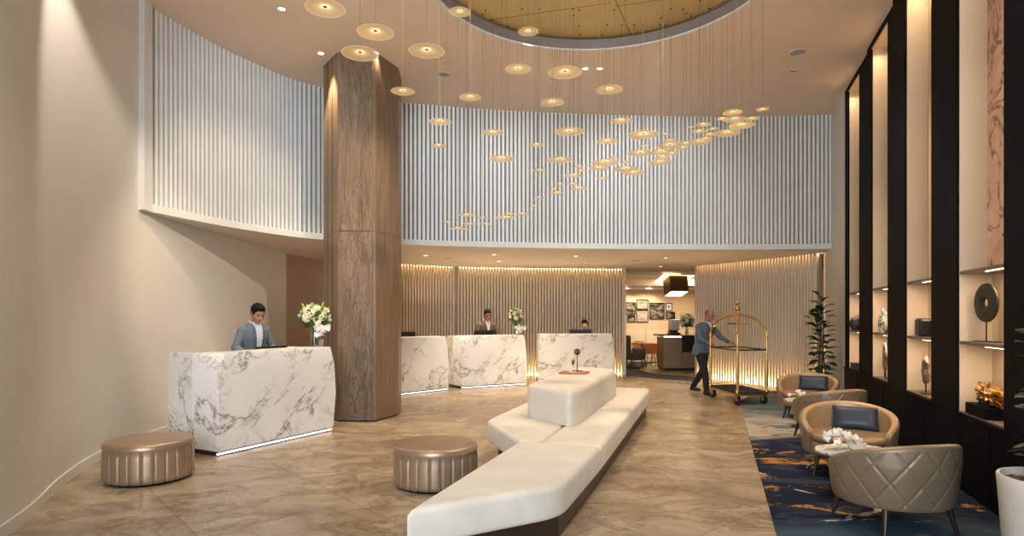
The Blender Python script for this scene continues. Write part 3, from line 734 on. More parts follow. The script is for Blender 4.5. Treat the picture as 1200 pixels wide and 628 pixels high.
# ------------------------------------------------------------------ tub armchairs
def make_armchair(label, loc, th):
    e = empty('tub_armchair', loc, th, label, 'armchair', 'tub armchairs on the carpet')
    A, B = 0.44, 0.41; PM = math.radians(128); nu = 260; bm = BM()
    sect = []
    NV = 44
    for i in range(nu + 1):
        ph = -PM + 2 * PM * i / nu; q = abs(ph) / PM
        zr = 0.44 + 0.23 * (1 - q ** 2.0)
        zb = 0.205
        endf = 1.0
        if q > 0.965: endf = math.sqrt(max(0.02, 1 - ((q - 0.965) / 0.035) ** 2))
        th_ = 0.075 * (0.55 + 0.45 * endf)
        cx, cy = math.sin(ph), -math.cos(ph)
        zc = (zb + zr) / 2; hz = (zr - zb) / 2 * (0.72 + 0.28 * endf)
        z_lo, z_hi = zc - hz, zc + hz
        row = []
        for k in range(NV):           # outer face
            t = k / (NV - 1); z = z_lo + (z_hi - 0.03 - z_lo) * t
            sc_ = 0.90 + 0.10 * min(1, (z - 0.205) / 0.30) ** 0.6 if z > 0.205 else 0.90
            u = ph * 0.44; vv = z
            d1 = (u / 0.21 + vv / 0.26) % 1.0; d2 = (u / 0.21 - vv / 0.26) % 1.0
            m1 = min(d1, 1 - d1, d2, 1 - d2)
            g = -0.009 * math.exp(-(m1 / 0.035) ** 2) + 0.005 * math.exp(-(m1 / 0.011) ** 2)
            fade = min(1, (1 - q) * 25) * min(1, (z_hi - 0.035 - z) / 0.02 if z_hi - 0.035 > z else 0) * min(1, t * 12)
            g *= max(0, fade)
            row.append((cx * (A * sc_ + g), cy * (B * sc_ + g), z))
        for k in range(1, 8):          # rolled rim
            an = PI * k / 8; off = th_ / 2 * (1 - math.cos(an)); z = z_hi - 0.03 + 0.03 * math.sin(an)
            row.append((cx * (A - off), cy * (B - off), z))
        for k in range(10):            # inner face
            t = k / 9; z = z_hi - 0.03 + (z_lo + 0.02 - z_hi + 0.03) * t
            sc_ = 1.0 - 0.12 * t ** 1.5
            row.append((cx * (A - th_) * sc_, cy * (B - th_) * sc_, z))
        sect.append([bm.verts.new(p) for p in row])
    m_ = len(sect[0])
    for a, b in zip(sect, sect[1:]):
        for k in range(m_): bm.faces.new((a[k], a[(k + 1) % m_], b[(k + 1) % m_], b[k]))
    bm.faces.new(sect[0][::-1]); bm.faces.new(sect[-1])
    o_ = mk('quilted_shell', bm, M['tan_leather'], e, smooth=60)
    o_.data.materials.append(M['inner_leather'])
    nf = nu * m_
    for fi in range(nf):
        if fi % m_ >= NV + 3: o_.data.polygons[fi].material_index = 1  # inner faces take a paler leather than the quilted outside
    # seat
    def dshape(a, b, yo, n=64, p=2.6):
        o = []
        for i in range(n):
            t = 2 * PI * i / n; c, s = math.cos(t), math.sin(t)
            o.append((a * math.copysign(abs(c) ** (2 / p), c), yo + b * math.copysign(abs(s) ** (2 / p), s)))
        return o
    def cushion(name, a, b, yo, z0, z1, r, mat):
        bm = BM(); rows = []
        for (ins, z) in [(r * 1.0, z0), (r * 0.3, z0 + r * 0.3), (0, z0 + r), (0, z1 - r), (r * 0.3, z1 - r * 0.3), (r, z1), (a * 0.5, z1 + 0.008), (a * 0.8, z1 + 0.012)]:
            rows.append([bm.verts.new((x, y, z)) for x, y in dshape(a - ins, b - ins, yo)])
        for P, Q in zip(rows, rows[1:]):
            for i in range(64): bm.faces.new((P[i], P[(i + 1) % 64], Q[(i + 1) % 64], Q[i]))
        bm.faces.new(rows[0][::-1]); bm.faces.new(rows[-1])
        return mk(name, bm, mat, e, smooth=60)
    cushion('seat_cushion', 0.34, 0.355, 0.03, 0.335, 0.405, 0.025, M['seat_leather'])
    cushion('seat_base', 0.35, 0.35, 0.02, 0.20, 0.332, 0.02, M['seat_leather'])
    for sx, sy in ((-1, 1), (1, 1), (-1, -1), (1, -1)):
        bm = BM(); rod(bm, (sx * 0.295, sy * 0.265, 0.0), (sx * 0.25, sy * 0.225, 0.21), 0.012, 0.024, 12)
        mk('leg', bm, M['leg_wood'], e, smooth=40)
    return e
def copy_tree(o, parent=None):
    c = o.copy(); COL.objects.link(c); c.parent = parent
    for ch in list(o.children): copy_tree(ch, c)
    return c
CH = [((4.52, 9.42), 148, 'tan tub armchair with navy cushion beside the far leafy plant'),
      ((4.02, 7.80), 12, 'tan quilted tub armchair turned away, between the two cushioned armchairs'),
      ((3.32, 6.08), 152, 'tan tub armchair with navy cushion facing the marble coffee table'),
      ((2.82, 4.56), 10, 'quilted tub armchair turned away, closest to the white planter pot')]
proto = None
for (x, y), dg, lab in CH:
    if proto is None:
        proto = make_armchair(lab, (x, y, 0.012), math.radians(dg)); c = proto
    else:
        c = copy_tree(proto); c.location = (x, y, 0.012); c.rotation_euler = (0, 0, math.radians(dg)); c['label'] = lab
def pillow(label, chair_xy, th):
    bm = BM(); n = 24; W, H, T_ = 0.205, 0.122, 0.065; g = []
    for sgn in (1, -1):
        gg = []
        for j in range(n + 1):
            for i in range(n + 1):
                u, v = 2 * i / n - 1, 2 * j / n - 1
                f = max(0, (1 - u ** 4) * (1 - v ** 4)) ** 0.5
                pin = 1 - 0.10 * (1 - abs(v)) * 0 - 0.06 * (u * u) * (1 - v * v)
                gg.append(bm.verts.new((W * u * (1 - 0.05 * (1 - v * v)), sgn * T_ * f, H * v * (1 - 0.07 * (1 - u * u)))))
        g.append(gg)
        for j in range(n):
            for i in range(n):
                a = j * (n + 1) + i; bm.faces.new((gg[a], gg[a + 1], gg[a + n + 2], gg[a + n + 1]))
    bmesh.ops.remove_doubles(bm, verts=bm.verts[:], dist=1e-5)
    e = empty('throw_cushion', (chair_xy[0], chair_xy[1], 0.425), th, label, 'cushion', 'navy cushions in the armchairs')
    mk('cover', bm, M['navy'], e, (-0.07, -0.19, 0.105), (0.42, 0, 0), smooth=70)
    bm = BM(); pp = []
    for t in range(80):
        a = 2 * PI * t / 80; c, s = math.cos(a), math.sin(a)
        k = 1 / max(abs(c), abs(s)); u, v = c * k, s * k
        pp.append((W * u * (1 - 0.05 * (1 - v * v)), 0, H * v * (1 - 0.07 * (1 - u * u))))
    tube(bm, pp, 0.004, 6, True); mk('piping', bm, M['navy'], e, (-0.07, -0.19, 0.105), (0.42, 0, 0), smooth=60)
pillow('navy leather cushion in the armchair beside the far leafy plant', CH[0][0], math.radians(148))
pillow('navy leather cushion in the armchair facing the marble coffee table', CH[2][0], math.radians(152))

# ------------------------------------------------------------------ flowers and vases
def petal_mesh(bm, M0, L, W, curl=0.4):
    n, m = 6, 3; g = []
    for j in range(n + 1):
        t = j / n; w = W * math.sin(PI * (0.08 + 0.9 * t)) ** 0.8
        for i in range(m):
            s = (i / (m - 1)) * 2 - 1
            g.append(bm.verts.new(M0 @ Vector((s * w, L * t * math.cos(curl * t), L * t * math.sin(curl * t) + 0.25 * w * s * s))))
    for j in range(n):
        for i in range(m - 1):
            a = j * m + i; bm.faces.new((g[a], g[a + 1], g[a + m + 1], g[a + m]))
def lily_mesh(r):
    bm = BM()
    for k in range(6):
        petal_mesh(bm, Matrix.Rotation(k * PI / 3, 4, 'Z') @ Matrix.Rotation(0.5, 4, 'X'), r, r * 0.34, 0.5 - (k % 2) * 0.3)
    ellipsoid(bm, (0, 0, 0.1 * r), (0.12 * r, 0.12 * r, 0.3 * r), seg=8)
    me = bpy.data.meshes.new('bloom'); bm.to_mesh(me); bm.free(); return me
def cluster_mesh(r, n=70, ps=0.3):
    bm = BM()
    for k in range(n):
        y = 1 - 2 * (k + 0.5) / n; rr = math.sqrt(1 - y * y); a = k * 2.39996
        d = Vector((rr * math.cos(a), rr * math.sin(a), y))
        q = d.to_track_quat('Z', 'Y').to_matrix().to_4x4()
        for j in range(4):
            petal_mesh(bm, Matrix.Translation(d * r * 0.8) @ q @ Matrix.Rotation(j * PI / 2 + k, 4, 'Z') @ Matrix.Rotation(0.25, 4, 'X'), r * ps, r * ps * 0.42, 0.5)
    ellipsoid(bm, (0, 0, 0), (r * 0.78,) * 3, seg=12)
    me = bpy.data.meshes.new('bloom'); bm.to_mesh(me); bm.free(); return me
def leaf_into(bm, p, d, L, W, roll=0.0, curl=0.5):
    q = Vector(d).to_track_quat('Y', 'Z').to_matrix().to_4x4()
    petal_mesh(bm, Matrix.Translation(Vector(p)) @ q @ Matrix.Rotation(roll, 4, 'Y'), L, W, curl)
def smooth_me(me):
    me.polygons.foreach_set('use_smooth', [True] * len(me.polygons))
def bouquet(label, loc, vh, vr, R, seed, side_bloom, rz=0, tall=1.0):
    rnd = random.Random(seed)
    e = empty('flower_vase', loc, rz, label, 'vase of flowers')
    bm = BM(); lathe(bm, [(0, 0.0), (vr * 0.96, 0.0), (vr, 0.006), (vr, vh), (vr - 0.004, vh), (vr - 0.005, 0.02), (0, 0.02)], 32); mk('vase', bm, M['glass'], e, smooth=40)
    bm = BM(); 
    for k in range(9):
        a = k * 2.4; rod(bm, (vr * 0.55 * math.cos(a), vr * 0.55 * math.sin(a), 0.03), (vr * 0.6 * math.cos(a + 2.2), vr * 0.6 * math.sin(a + 2.2), vh + R * 0.4), 0.005, 0.004, 6)
    mk('stems', bm, M['leaf_bright'], e)
    C = Vector((0, 0, vh + R * 0.55 * tall)); bm = BM()
    for k in range(170):
        d = Vector((rnd.gauss(0, 1), rnd.gauss(0, 1), rnd.gauss(0.0, 0.85) * tall)).normalized()
        if d.z < -0.75: continue
        p = C + Vector((d.x * R * 0.62, d.y * R * 0.62, d.z * R * 0.60 * tall))
        leaf_into(bm, p, (d + Vector((rnd.uniform(-.5, .5), rnd.uniform(-.5, .5), rnd.uniform(-.3, .5)))).normalized(), R * rnd.uniform(0.25, 0.45), R * rnd.uniform(0.07, 0.13), rnd.uniform(-1, 1))
    ellipsoid(bm, C, (R * 0.55, R * 0.55, R * 0.5 * tall), seg=12)
    mk('foliage', bm, M['leaf_bright'], e, smooth=60)
    lm = lily_mesh(R * 0.42); smooth_me(lm); lm.materials.append(M['petal'])
    cm = cluster_mesh(R * 0.30); smooth_me(cm); cm.materials.append(M['petal'])
    n = 15
    for k in range(n):
        y = 0.98 - 1.15 * (k + 0.5) / n; rr = math.sqrt(max(0, 1 - y * y)); a = k * 2.39996 + seed
        d = Vector((rr * math.cos(a), rr * math.sin(a), y))
        p = C + Vector((d.x * R * 0.66, d.y * R * 0.66, d.z * R * 0.62 * tall))
        o = link('bloom', (lm, cm)[k % 2], e, p); o.rotation_euler = d.to_track_quat('Z', 'Y').to_euler()
    bm = BM(); ellipsoid(bm, (0, 0, 0), (R * 0.055, R * 0.055, R * 0.15), seg=8); rod(bm, (0, 0, -R * 0.45), (0, 0, -R * 0.1), R * 0.02)
    bd = bpy.data.meshes.new('bud'); bm.to_mesh(bd); bm.free(); smooth_me(bd); bd.materials.append(M['bud'])
    for k in range(7):
        a = k * 0.9 + seed; h_ = rnd.uniform(0.55, 0.9)
        o = link('bud', bd, e, C + Vector((R * 0.75 * math.cos(a), R * 0.75 * math.sin(a), R * h_ * tall))); o.rotation_euler = (-0.5 * math.sin(a), 0.5 * math.cos(a), 0)
    if side_bloom:
        sx, sy, sz, sr = side_bloom
        hm = lily_mesh(sr * 0.62); smooth_me(hm); hm.materials.append(M['petal_white'])
        for q in range(11):
            a = q * 2.4; rr = sr * 0.55 * math.sqrt(q / 11)
            o = link('orchid_bloom', hm, e, (sx + rr * math.cos(a) + 0.03 * (q % 3 - 1), sy - 0.02 * (q % 2), sz + rr * 1.1 * math.sin(a) - 0.01 * (q % 4)))
            o.rotation_euler = (1.2 + 0.3 * math.sin(q), 0.4 * math.cos(q * 2), a)
    return e
v1 = Vector((-2.745, 8.55, 1.151))
bouquet('clear vase of cream flowers with a white orchid on the marble desk beside the column', v1, 0.26, 0.055, 0.225, 3, (0.13, -0.12, 0.24, 0.12))
v2 = desk_local(D3, 1.50, 0.22, 1.151)
bouquet('flower vase with trailing white bloom between the two attended marble desks behind', v2, 0.24, 0.05, 0.19, 5, (0.09, -0.06, 0.14, 0.13), tall=1.5)

# coffee tables
def coffee_table(label, x, y, r, z=0.385):
    e = empty('coffee_table', (x, y, 0.012), 0.2, label, 'table', 'small marble coffee tables')
    bm = BM(); lathe(bm, [(0, z - 0.03), (r * 0.93, z - 0.03), (r * 0.985, z - 0.02), (r, z - 0.008), (r * 0.99, z), (0, z)], 64, sx=1.12, sy=0.92); mk('tabletop', bm, M['marble'], e, smooth=35)
    bm = BM(); lathe(bm, [(0.0, 0.0), (0.17, 0.0), (0.17, 0.012), (0.03, 0.022), (0.022, 0.05), (0.022, z - 0.06), (0.10, z - 0.031)], 32); mk('pedestal', bm, M['dark_metal'], e, smooth=40)
    return e
coffee_table('oval white marble coffee table between the two closer armchairs', 2.98, 5.36, 0.29)
coffee_table('white marble coffee table between the two farther armchairs', 4.10, 8.62, 0.24)
def orchid_bowl(label, x, y, z, s, seed):
    e = empty('orchid_bowl', (x, y, z), 0, label, 'flower bowl', 'white orchid bowls on the coffee tables')
    bm = BM(); lathe(bm, [(0, 0), (0.035 * s, 0), (0.06 * s, 0.02 * s), (0.068 * s, 0.055 * s), (0.060 * s, 0.055 * s), (0.05 * s, 0.02 * s), (0, 0.012 * s)], 32); mk('bowl', bm, M['pot_white'], e, (0.07 * s, -0.05 * s, 0), smooth=40)
    lm = lily_mesh(0.055 * s); smooth_me(lm); lm.materials.append(M['petal_white']); rnd = random.Random(seed)
    for k in range(14):
        a = rnd.uniform(0, 2 * PI); r = rnd.uniform(0.0, 0.13) * s
        o = link('bloom', lm, e, (r * 1.3 * math.cos(a) - 0.04 * s, r * math.sin(a) * 0.8, (0.035 + 0.075 * (1 - r / (0.13 * s))) * s + rnd.uniform(0, 0.02)))
        o.rotation_euler = (rnd.uniform(-.9, .9), rnd.uniform(-.9, .9), a)
    bm = BM()
    tube(bm, [(0.07 * s, -0.05 * s, 0.04 * s), (0.03 * s, -0.02 * s, 0.10 * s), (-0.04 * s, 0, 0.11 * s), (-0.13 * s, 0.02 * s, 0.05 * s)], 0.004 * s, 6); mk('stem', bm, M['leaf_bright'], e, smooth=60)
orchid_bowl('white orchids over a small bowl on the closer marble coffee table', 2.91, 5.39, 0.398, 1.15, 1)
orchid_bowl('white orchids on the farther marble coffee table', 4.06, 8.60, 0.398, 0.9, 2)

# ------------------------------------------------------------------ plants
def fiddle_leaf(bm, M0, L, W):
    n, m = 8, 5; g = []
    for j in range(n + 1):
        t = j / n; w = W * (math.sin(PI * min(1, t * 0.98 + 0.02)) ** 0.6) * (0.62 + 0.5 * t)
        for i in range(m):
            s = (i / (m - 1)) * 2 - 1
            g.append(bm.verts.new(M0 @ Vector((s * w, L * t, -0.55 * L * t * t * 0.6 + 0.18 * w * abs(s) + 0.02 * L * math.sin(9 * t + 3 * s)))))
    for j in range(n):
        for i in range(m - 1):
            a = j * m + i; bm.faces.new((g[a], g[a + 1], g[a + m + 1], g[a + m]))
def fiddle_plant(label, loc, pot, stems, leaves, L, seed, potmat):
    rnd = random.Random(seed)
    e = empty('fiddle_leaf_fig', loc, 0, label, 'potted plant')
    pr, ph = pot
    bm = BM(); lathe(bm, [(0, 0), (pr * 0.80, 0), (pr * 0.84, 0.02), (pr * 0.98, ph * 0.9), (pr, ph - 0.01), (pr * 0.985, ph), (pr * 0.93, ph), (pr * 0.92, ph - 0.06), (0, ph - 0.06)], 64); mk('pot', bm, potmat, e, smooth=40)
    bm = BM(); bmesh.ops.create_circle(bm, cap_ends=True, segments=40, radius=pr * 0.92, matrix=Matrix.Translation((0, 0, ph - 0.05)))
    for k in range(160):
        a, r = rnd.uniform(0, 2 * PI), pr * 0.88 * math.sqrt(rnd.random()); ellipsoid(bm, (r * math.cos(a), r * math.sin(a), ph - 0.045), (rnd.uniform(.012, .03), rnd.uniform(.008, .016), .01), rot_tri(0, 0, rnd.uniform(0, 3)), seg=6)
    mk('bark_mulch', bm, M['soil'], e)
    lb, sb = BM(), BM()
    for (sx, sy, tx, ty, hz) in stems:
        P = [Vector((sx, sy, ph - 0.05)).lerp(Vector((tx, ty, hz)), t) + Vector((0.05 * math.sin(4 * t + sx * 9), 0.05 * math.cos(5 * t), 0)) * t for t in [k / 10 for k in range(11)]]
        tube(sb, P, [0.016 - 0.001 * k for k in range(11)], 8)
        for k in range(leaves):
            t = 0.10 + 0.90 * k / (leaves - 1); i = min(9, int(t * 10)); p = P[i].lerp(P[i + 1], t * 10 - i)
            a = k * 2.39996 + sx * 11; up = 0.15 + 0.9 * t * t + rnd.uniform(-.25, .25)
            d = Vector((math.cos(a), math.sin(a), up)).normalized(); sc_ = rnd.uniform(.75, 1.15) * (1.0 - 0.3 * (t > 0.93))
            q = d.to_track_quat('Y', 'Z').to_matrix().to_4x4()
            fiddle_leaf(lb, Matrix.Translation(p + d * 0.03) @ q @ Matrix.Rotation(rnd.uniform(-.4, .4), 4, 'Y'), L * sc_, L * 0.34 * sc_)
    mk('stem', sb, M['stem'], e, smooth=60); mk('foliage', lb, M['leaf'], e, smooth=60)
    return e
fiddle_plant('tall fiddle-leaf plant in the far corner beside the black shelving', (5.62, 11.15, 0.012), (0.20, 0.42), [(0.0, 0.0, 0.02, 0.02, 1.92), (0.06, -0.05, -0.12, -0.05, 1.6), (-0.05, 0.0, -0.05, 0.02, 1.75)], 26, 0.22, 11, M['black_side'])
fiddle_plant('large fiddle-leaf plant in a tall white pot at the end of the black shelving', (3.04, 3.44, 0.012), (0.262, 0.64), [(0.0, 0.05, 0.02, 0.05, 1.75), (-0.06, -0.05, -0.05, 0.05, 1.45), (0.06, -0.05, 0.04, -0.08, 1.6)], 24, 0.15, 5, M['pot_white'])

# ------------------------------------------------------------------ shelving units
def area(name, loc, rot, size, power, col, sy=None, spread=PI):
    L = bpy.data.lights.new(name, 'AREA'); L.energy = power; L.color = col; L.shape = 'RECTANGLE' if sy else 'SQUARE'; L.size = size
    if sy: L.size_y = sy
    L.spread = spread
    o = bpy.data.objects.new(name, L); COL.objects.link(o); o.location = loc; o.rotation_euler = rot; return o
def spot(loc, target, power, angle, col=(1, 0.78, 0.52), blend=0.6, r=0.04, name='spot_beam'):
    L = bpy.data.lights.new(name, 'SPOT'); L.energy = power; L.color = col; L.spot_size = math.radians(angle); L.spot_blend = blend; L.shadow_soft_size = r
    o = bpy.data.objects.new(name, L); COL.objects.link(o); o.location = loc
    o.rotation_euler = (Vector(target) - Vector(loc)).to_track_quat('-Z', 'Y').to_euler(); return o
WARM = (1.0, 0.80, 0.57)
WARM2 = (1.0, 0.74, 0.46)
def s_at(px, m): return (2.3225 + 1.0515 * m) / ((px - CX) / F - 0.325) / cR + m * sR / cR * 1.0
def s_px(px, m):             # distance along the wall of the face point seen at px, on the plane m behind the wall face
    Y = (2.3225 + m / cR) / ((px - CX) / F - 0.325); return Y / cR + m * sR / cR
FM = (0.0, -0.035, -0.07, -0.105)
UL = ['tall black framed lit display shelf farthest along the wall, by the corner plant',
      'tall black framed lit display shelf holding the black-and-white stone',
      'tall black framed lit display shelf holding the dark block and mottled stone',
      'widest-looking lit display shelf with the pink panel and black ring']
PXS = [(990, 994, 1006.8), (1016, 1021, 1040), (1046, 1060.5, 1091), (1097, 1121, 1176)]
UNITS = []
for i_, ((p0_, pa_, pb_), m_, lab_) in enumerate(zip(PXS, FM, UL)):
    near = s_px(PXS[i_ + 1][0], FM[i_ + 1]) if i_ < 3 else 4.05
    UNITS.append((m_, near, s_px(p0_, m_), s_px(pb_, m_), s_px(pa_, m_), lab_))
ND = 0.16
for (fm, s0, s1, a, b, lab) in UNITS:
    e = rparent('display_shelf', s0, label=lab, cat='shelving', group='black framed display shelves')
    S = lambda v: v - s0
    bm = BM(); bbox(bm, fm, ND + 0.03, S(s0) + 0.002, S(a), 0.702, CEIL - 0.01, 0.003, 1); mk('frame_post', bm, M['black'], e)
    bm = BM(); bbox(bm, fm, ND + 0.03, S(b), S(s1) - 0.002, 0.702, CEIL - 0.01, 0.003, 1); mk('frame_post', bm, M['black'], e)
    bm = BM(); box(bm, fm, ND + 0.03, S(a), S(b), 5.40, CEIL - 0.01); mk('lintel', bm, M['black'], e)
    bm = BM(); box(bm, fm + 0.006, ND, S(a), S(b), 5.385, 5.399); mk('top_panel', bm, M['niche'], e)
    bm = BM(); box(bm, ND, ND + 0.03, S(a), S(b), 0.702, 5.385); mk('back_panel', bm, M['niche'], e)
    for y in (S(b) - 0.012, S(a)):
        bm = BM(); box(bm, fm + 0.02, ND, y, y + 0.012, 0.702, 5.385)
        for zz in (2.9, 3.9, 4.7):
            box(bm, fm + 0.02, ND, y - 0.001 if y > 0.5 else y + 0.011, y + 0.002 if y > 0.5 else y + 0.013, zz, zz + 0.003)
        mk('side_panel', bm, M['niche'], e)
    bm = BM(); box(bm, fm + 0.01, ND, S(a) + 0.013, S(b) - 0.013, 0.702, 0.714); mk('base_board', bm, M['shelf'], e)
    for z in (1.34, 1.965):
        bm = BM(); bbox(bm, fm + 0.02, ND, S(a) + 0.013, S(b) - 0.013, z - 0.03, z, 0.003, 1); sh = mk('shelf', bm, M['shelf'], e)
        bm = BM(); box(bm, fm + 0.05, fm + 0.058, S(a) + 0.05, S(a) + (b - a) * 0.5, z - 0.037, z - 0.031); mk('light_strip', bm, M['led_warm'], sh)
        p = wallpt(a + (b - a) * 0.35, 0.04, z - 0.045)
        area('shelf_lamp', p, (0, 0, -RW), 0.06, 4.2 * (b - a), WARM2, sy=(b - a) * 0.5)
    p = wallpt((a + b) / 2, 0.04, 5.30); area('niche_lamp', p, (0, 0, -RW), 0.08, 4.0 * (b - a), WARM2, sy=(b - a) * 0.8)

def spt(px, m, z):
    Y = (2.3225 + 1.0515 * m) / ((px - CX) / F - 0.325); return Vector(((px - CX) / F * Y, Y, z))
# disc ring
p = spt(1158, 0.03, 1.341)
e = empty('ring_sculpture', p + Vector((0, 0.02, 0)), math.radians(81), 'black stone ring on a thin stand on the middle shelf', 'sculpture')
bm = BM(); bbox(bm, -0.16, 0.14, -0.035, 0.035, 0, 0.008, 0.002, 1); rod(bm, (0, 0, 0.006), (0, 0, 0.17), 0.006); mk('stand', bm, M['dark_metal'], e)
t = BM(); prof = [(0.040, -0.012), (0.06, -0.02), (0.12, -0.018), (0.165, -0.008), (0.168, 0.0), (0.165, 0.008), (0.12, 0.018), (0.06, 0.02), (0.040, 0.012), (0.040, -0.012)]
lathe(t, prof, 48)
for f in [f for f in t.faces if len(f.verts) > 4]: t.faces.remove(f)
bmesh.ops.remove_doubles(t, verts=t.verts[:], dist=1e-5)
bmesh.ops.transform(t, matrix=Matrix.Translation((0, 0, 0.335)) @ Matrix.Rotation(PI / 2, 4, 'X'), verts=t.verts[:])
mk('ring', t, M['ebony'], e, smooth=40)
def lump(bm, c, r, seed, amp=0.25, freq=3.0, rot=None, sub=4, flat=None):
    t = BM(); bmesh.ops.create_icosphere(t, subdivisions=sub, radius=1.0)
    for v in t.verts:
        n = mnoise.noise(v.co * freq + Vector((seed, seed * 1.7, 0))) + 0.5 * mnoise.noise(v.co * freq * 2.3 + Vector((seed, 0, seed)))
        v.co *= 1 + amp * n
        v.co = Vector((v.co.x * r[0], v.co.y * r[1], v.co.z * r[2]))
        if rot is not None: v.co = rot @ v.co
        v.co += Vector(c)
        if flat is not None and v.co.z < flat: v.co.z = flat
    merge(bm, t)
# black slab base with gilded driftwood
p = spt(1160, 0.02, 0.715)
e = empty('display_block', p, -RW, 'low black display block under the gilded driftwood', 'display block')
bm = BM(); bbox(bm, -0.11, 0.11, -0.22, 0.20, 0, 0.095, 0.004, 1); mk('block', bm, M['black'], e)
e = empty('driftwood_sculpture', p + Vector((-0.01, -0.03, 0.096)), 1.15, 'gnarled gilded driftwood piece lying on the low black block', 'sculpture')
bm = BM(); lump(bm, (0.0, 0, 0.10), (0.16, 0.075, 0.055), 4, 0.7, 2.6, rot_tri(0, -0.30, 0.1)); lump(bm, (-0.10, 0, 0.075), (0.10, 0.05, 0.035), 9, 0.8, 3.0, rot_tri(0, 0.35, 0)); mk('gilded_top', bm, M['gilded'], e, smooth=50)
bm = BM(); lump(bm, (0.05, 0.0, 0.055), (0.12, 0.07, 0.055), 14, 0.6, 3.0, flat=0.0); lump(bm, (-0.03, 0.02, 0.03), (0.07, 0.05, 0.035), 24, 0.6, 3.0, flat=0.0); mk('dark_root', bm, M['ebony'], e, smooth=50)
# pink panel
e = rparent('wall_artwork', UNITS[3][3] + 0.02, label='tall pink veined stone artwork in the shelf above the black ring', cat='artwork')
bm = BM(); bbox(bm, ND - 0.035, ND - 0.004, 0.0, 0.93, 1.967, 5.1, 0.004, 1); mk('slab', bm, M['pink'], e)
bm = BM()
tube(bm, [(ND - 0.042, 0.30, 2.05), (ND - 0.042, 0.36, 2.3), (ND - 0.042, 0.30, 2.5), (ND - 0.042, 0.42, 2.75), (ND - 0.042, 0.5, 2.8)], 0.008, 6)
tube(bm, [(ND - 0.042, 0.30, 2.5), (ND - 0.042, 0.18, 2.62), (ND - 0.042, 0.1, 2.85)], 0.006, 6)
mk('inlaid_branch', bm, M['leg_wood'], e)
# unit C things
p = spt(1083, 0.03, 1.341); e = empty('carved_block', p, 1.15, 'dark carved wooden block on the middle shelf beside the mottled stone', 'sculpture')
t = BM(); bbox(t, -0.15, 0.16, -0.07, 0.07, 0.0, 0.2, 0.03, 3); 
for v in t.verts:
    v.co.x += 0.02 * math.sin(v.co.z * 30); v.co.x *= 0.82 + 0.18 * min(1, v.co.z / 0.12)
mk('block', t, M['ebony'], e, smooth=50)
p = spt(1085, 0.03, 0.715); e = empty('mottled_stone', p, 1.1, 'mottled brown upright stone on a small stand below the carved block', 'sculpture')
bm = BM(); bbox(bm, -0.09, 0.09, -0.05, 0.05, 0, 0.012, 0.003, 1); rod(bm, (0, 0, 0.01), (0, 0, 0.14), 0.008); mk('stand', bm, M['dark_metal'], e)
bm = BM(); lump(bm, (0, 0, 0.26), (0.125, 0.04, 0.155), 3, 0.22, 1.6); mk('stone', bm, M['stone_mott'], e, smooth=60)
# unit B
p = spt(1035.5, 0.03, 1.341); e = empty('patterned_stone', p, 1.15, 'black and white pointed stone on the middle shelf', 'sculpture')
bm = BM(); lump(bm, (0.02, 0, 0.12), (0.13, 0.06, 0.20), 8, 0.25, 1.6, flat=0.0)
for v in bm.verts: v.co.x *= 1 - 0.55 * max(0, v.co.z) / 0.3
mk('stone', bm, M['pattern_bw'], e, smooth=60)
p = spt(1037.5, 0.03, 0.715); e = empty('stone_disc', p, 1.1, 'mottled stone disc on a curved stand below the pointed stone', 'sculpture')
bm = BM(); lathe(bm, [(0, -0.02), (0.17, -0.02), (0.19, -0.008), (0.19, 0.008), (0.17, 0.02), (0, 0.02)], 40, Matrix.Translation((0.05, 0, 0.30)) @ Matrix.Rotation(PI / 2, 4, 'X')); mk('disc', bm, M['stone_mott'], e, smooth=40)
bm = BM(); tube(bm, [(-0.10, 0, 0.012), (0.0, 0, 0.012), (0.06, 0, 0.035), (0.05, 0, 0.12)], 0.012, 8); mk('stand', bm, M['dark_metal'], e)
# unit A
p = spt(1004.5, 0.03, 1.341); e = empty('round_sculpture', p, 0, 'round dark sculpture on the middle shelf closest to the corner plant', 'sculpture')
bm = BM(); lump(bm, (0, 0, 0.11), (0.12, 0.07, 0.13), 5, 0.15, 1.5, flat=0.0); mk('body', bm, M['ebony'], e, smooth=60)
p = spt(1004.5, 0.03, 0.715); e = empty('dark_box', p, -RW, 'small dark box on the bottom of the shelf closest to the corner plant', 'box')
bm = BM(); bbox(bm, -0.08, 0.08, -0.09, 0.09, 0, 0.09, 0.004, 1); mk('casing', bm, M['ebony'], e); bm = BM(); bbox(bm, -0.083, 0.083, -0.093, 0.093, 0.0905, 0.105, 0.003, 1); mk('lid', bm, M['ebony'], e)

# ------------------------------------------------------------------ luggage cart
LC, NC, RC, FC = Vector((3.84, 12.0)), Vector((3.94, 10.74)), Vector((4.56, 10.90)), Vector((4.46, 12.16))
cc = (LC + NC + RC + FC) / 4
cart = empty('luggage_cart', (cc.x, cc.y, 0.0), 0, 'brass birdcage luggage cart with dark deck being pushed across the lobby', 'luggage cart')
lc = [Vector((p.x - cc.x, p.y - cc.y, 0)) for p in (LC, NC, RC, FC)]
zd = 0.21
bm = BM(); t = BM(); prism(t, [(p.x * 1.05, p.y * 1.05) for p in lc], zd - 0.03, zd)
bmesh.ops.bevel(t, geom=[e_ for e_ in t.edges if abs(e_.verts[0].co.z - e_.verts[1].co.z) > 0.01], offset=0.08, segments=5, affect='EDGES'); merge(bm, t)
mk('deck_frame', bm, M['brass_dark'], cart, smooth=40)
bm = BM(); t = BM(); prism(t, [(p.x * 0.99, p.y * 0.99) for p in lc], zd, zd + 0.022)
bmesh.ops.bevel(t, geom=[e_ for e_ in t.edges if abs(e_.verts[0].co.z - e_.verts[1].co.z) > 0.01], offset=0.07, segments=5, affect='EDGES'); merge(bm, t)
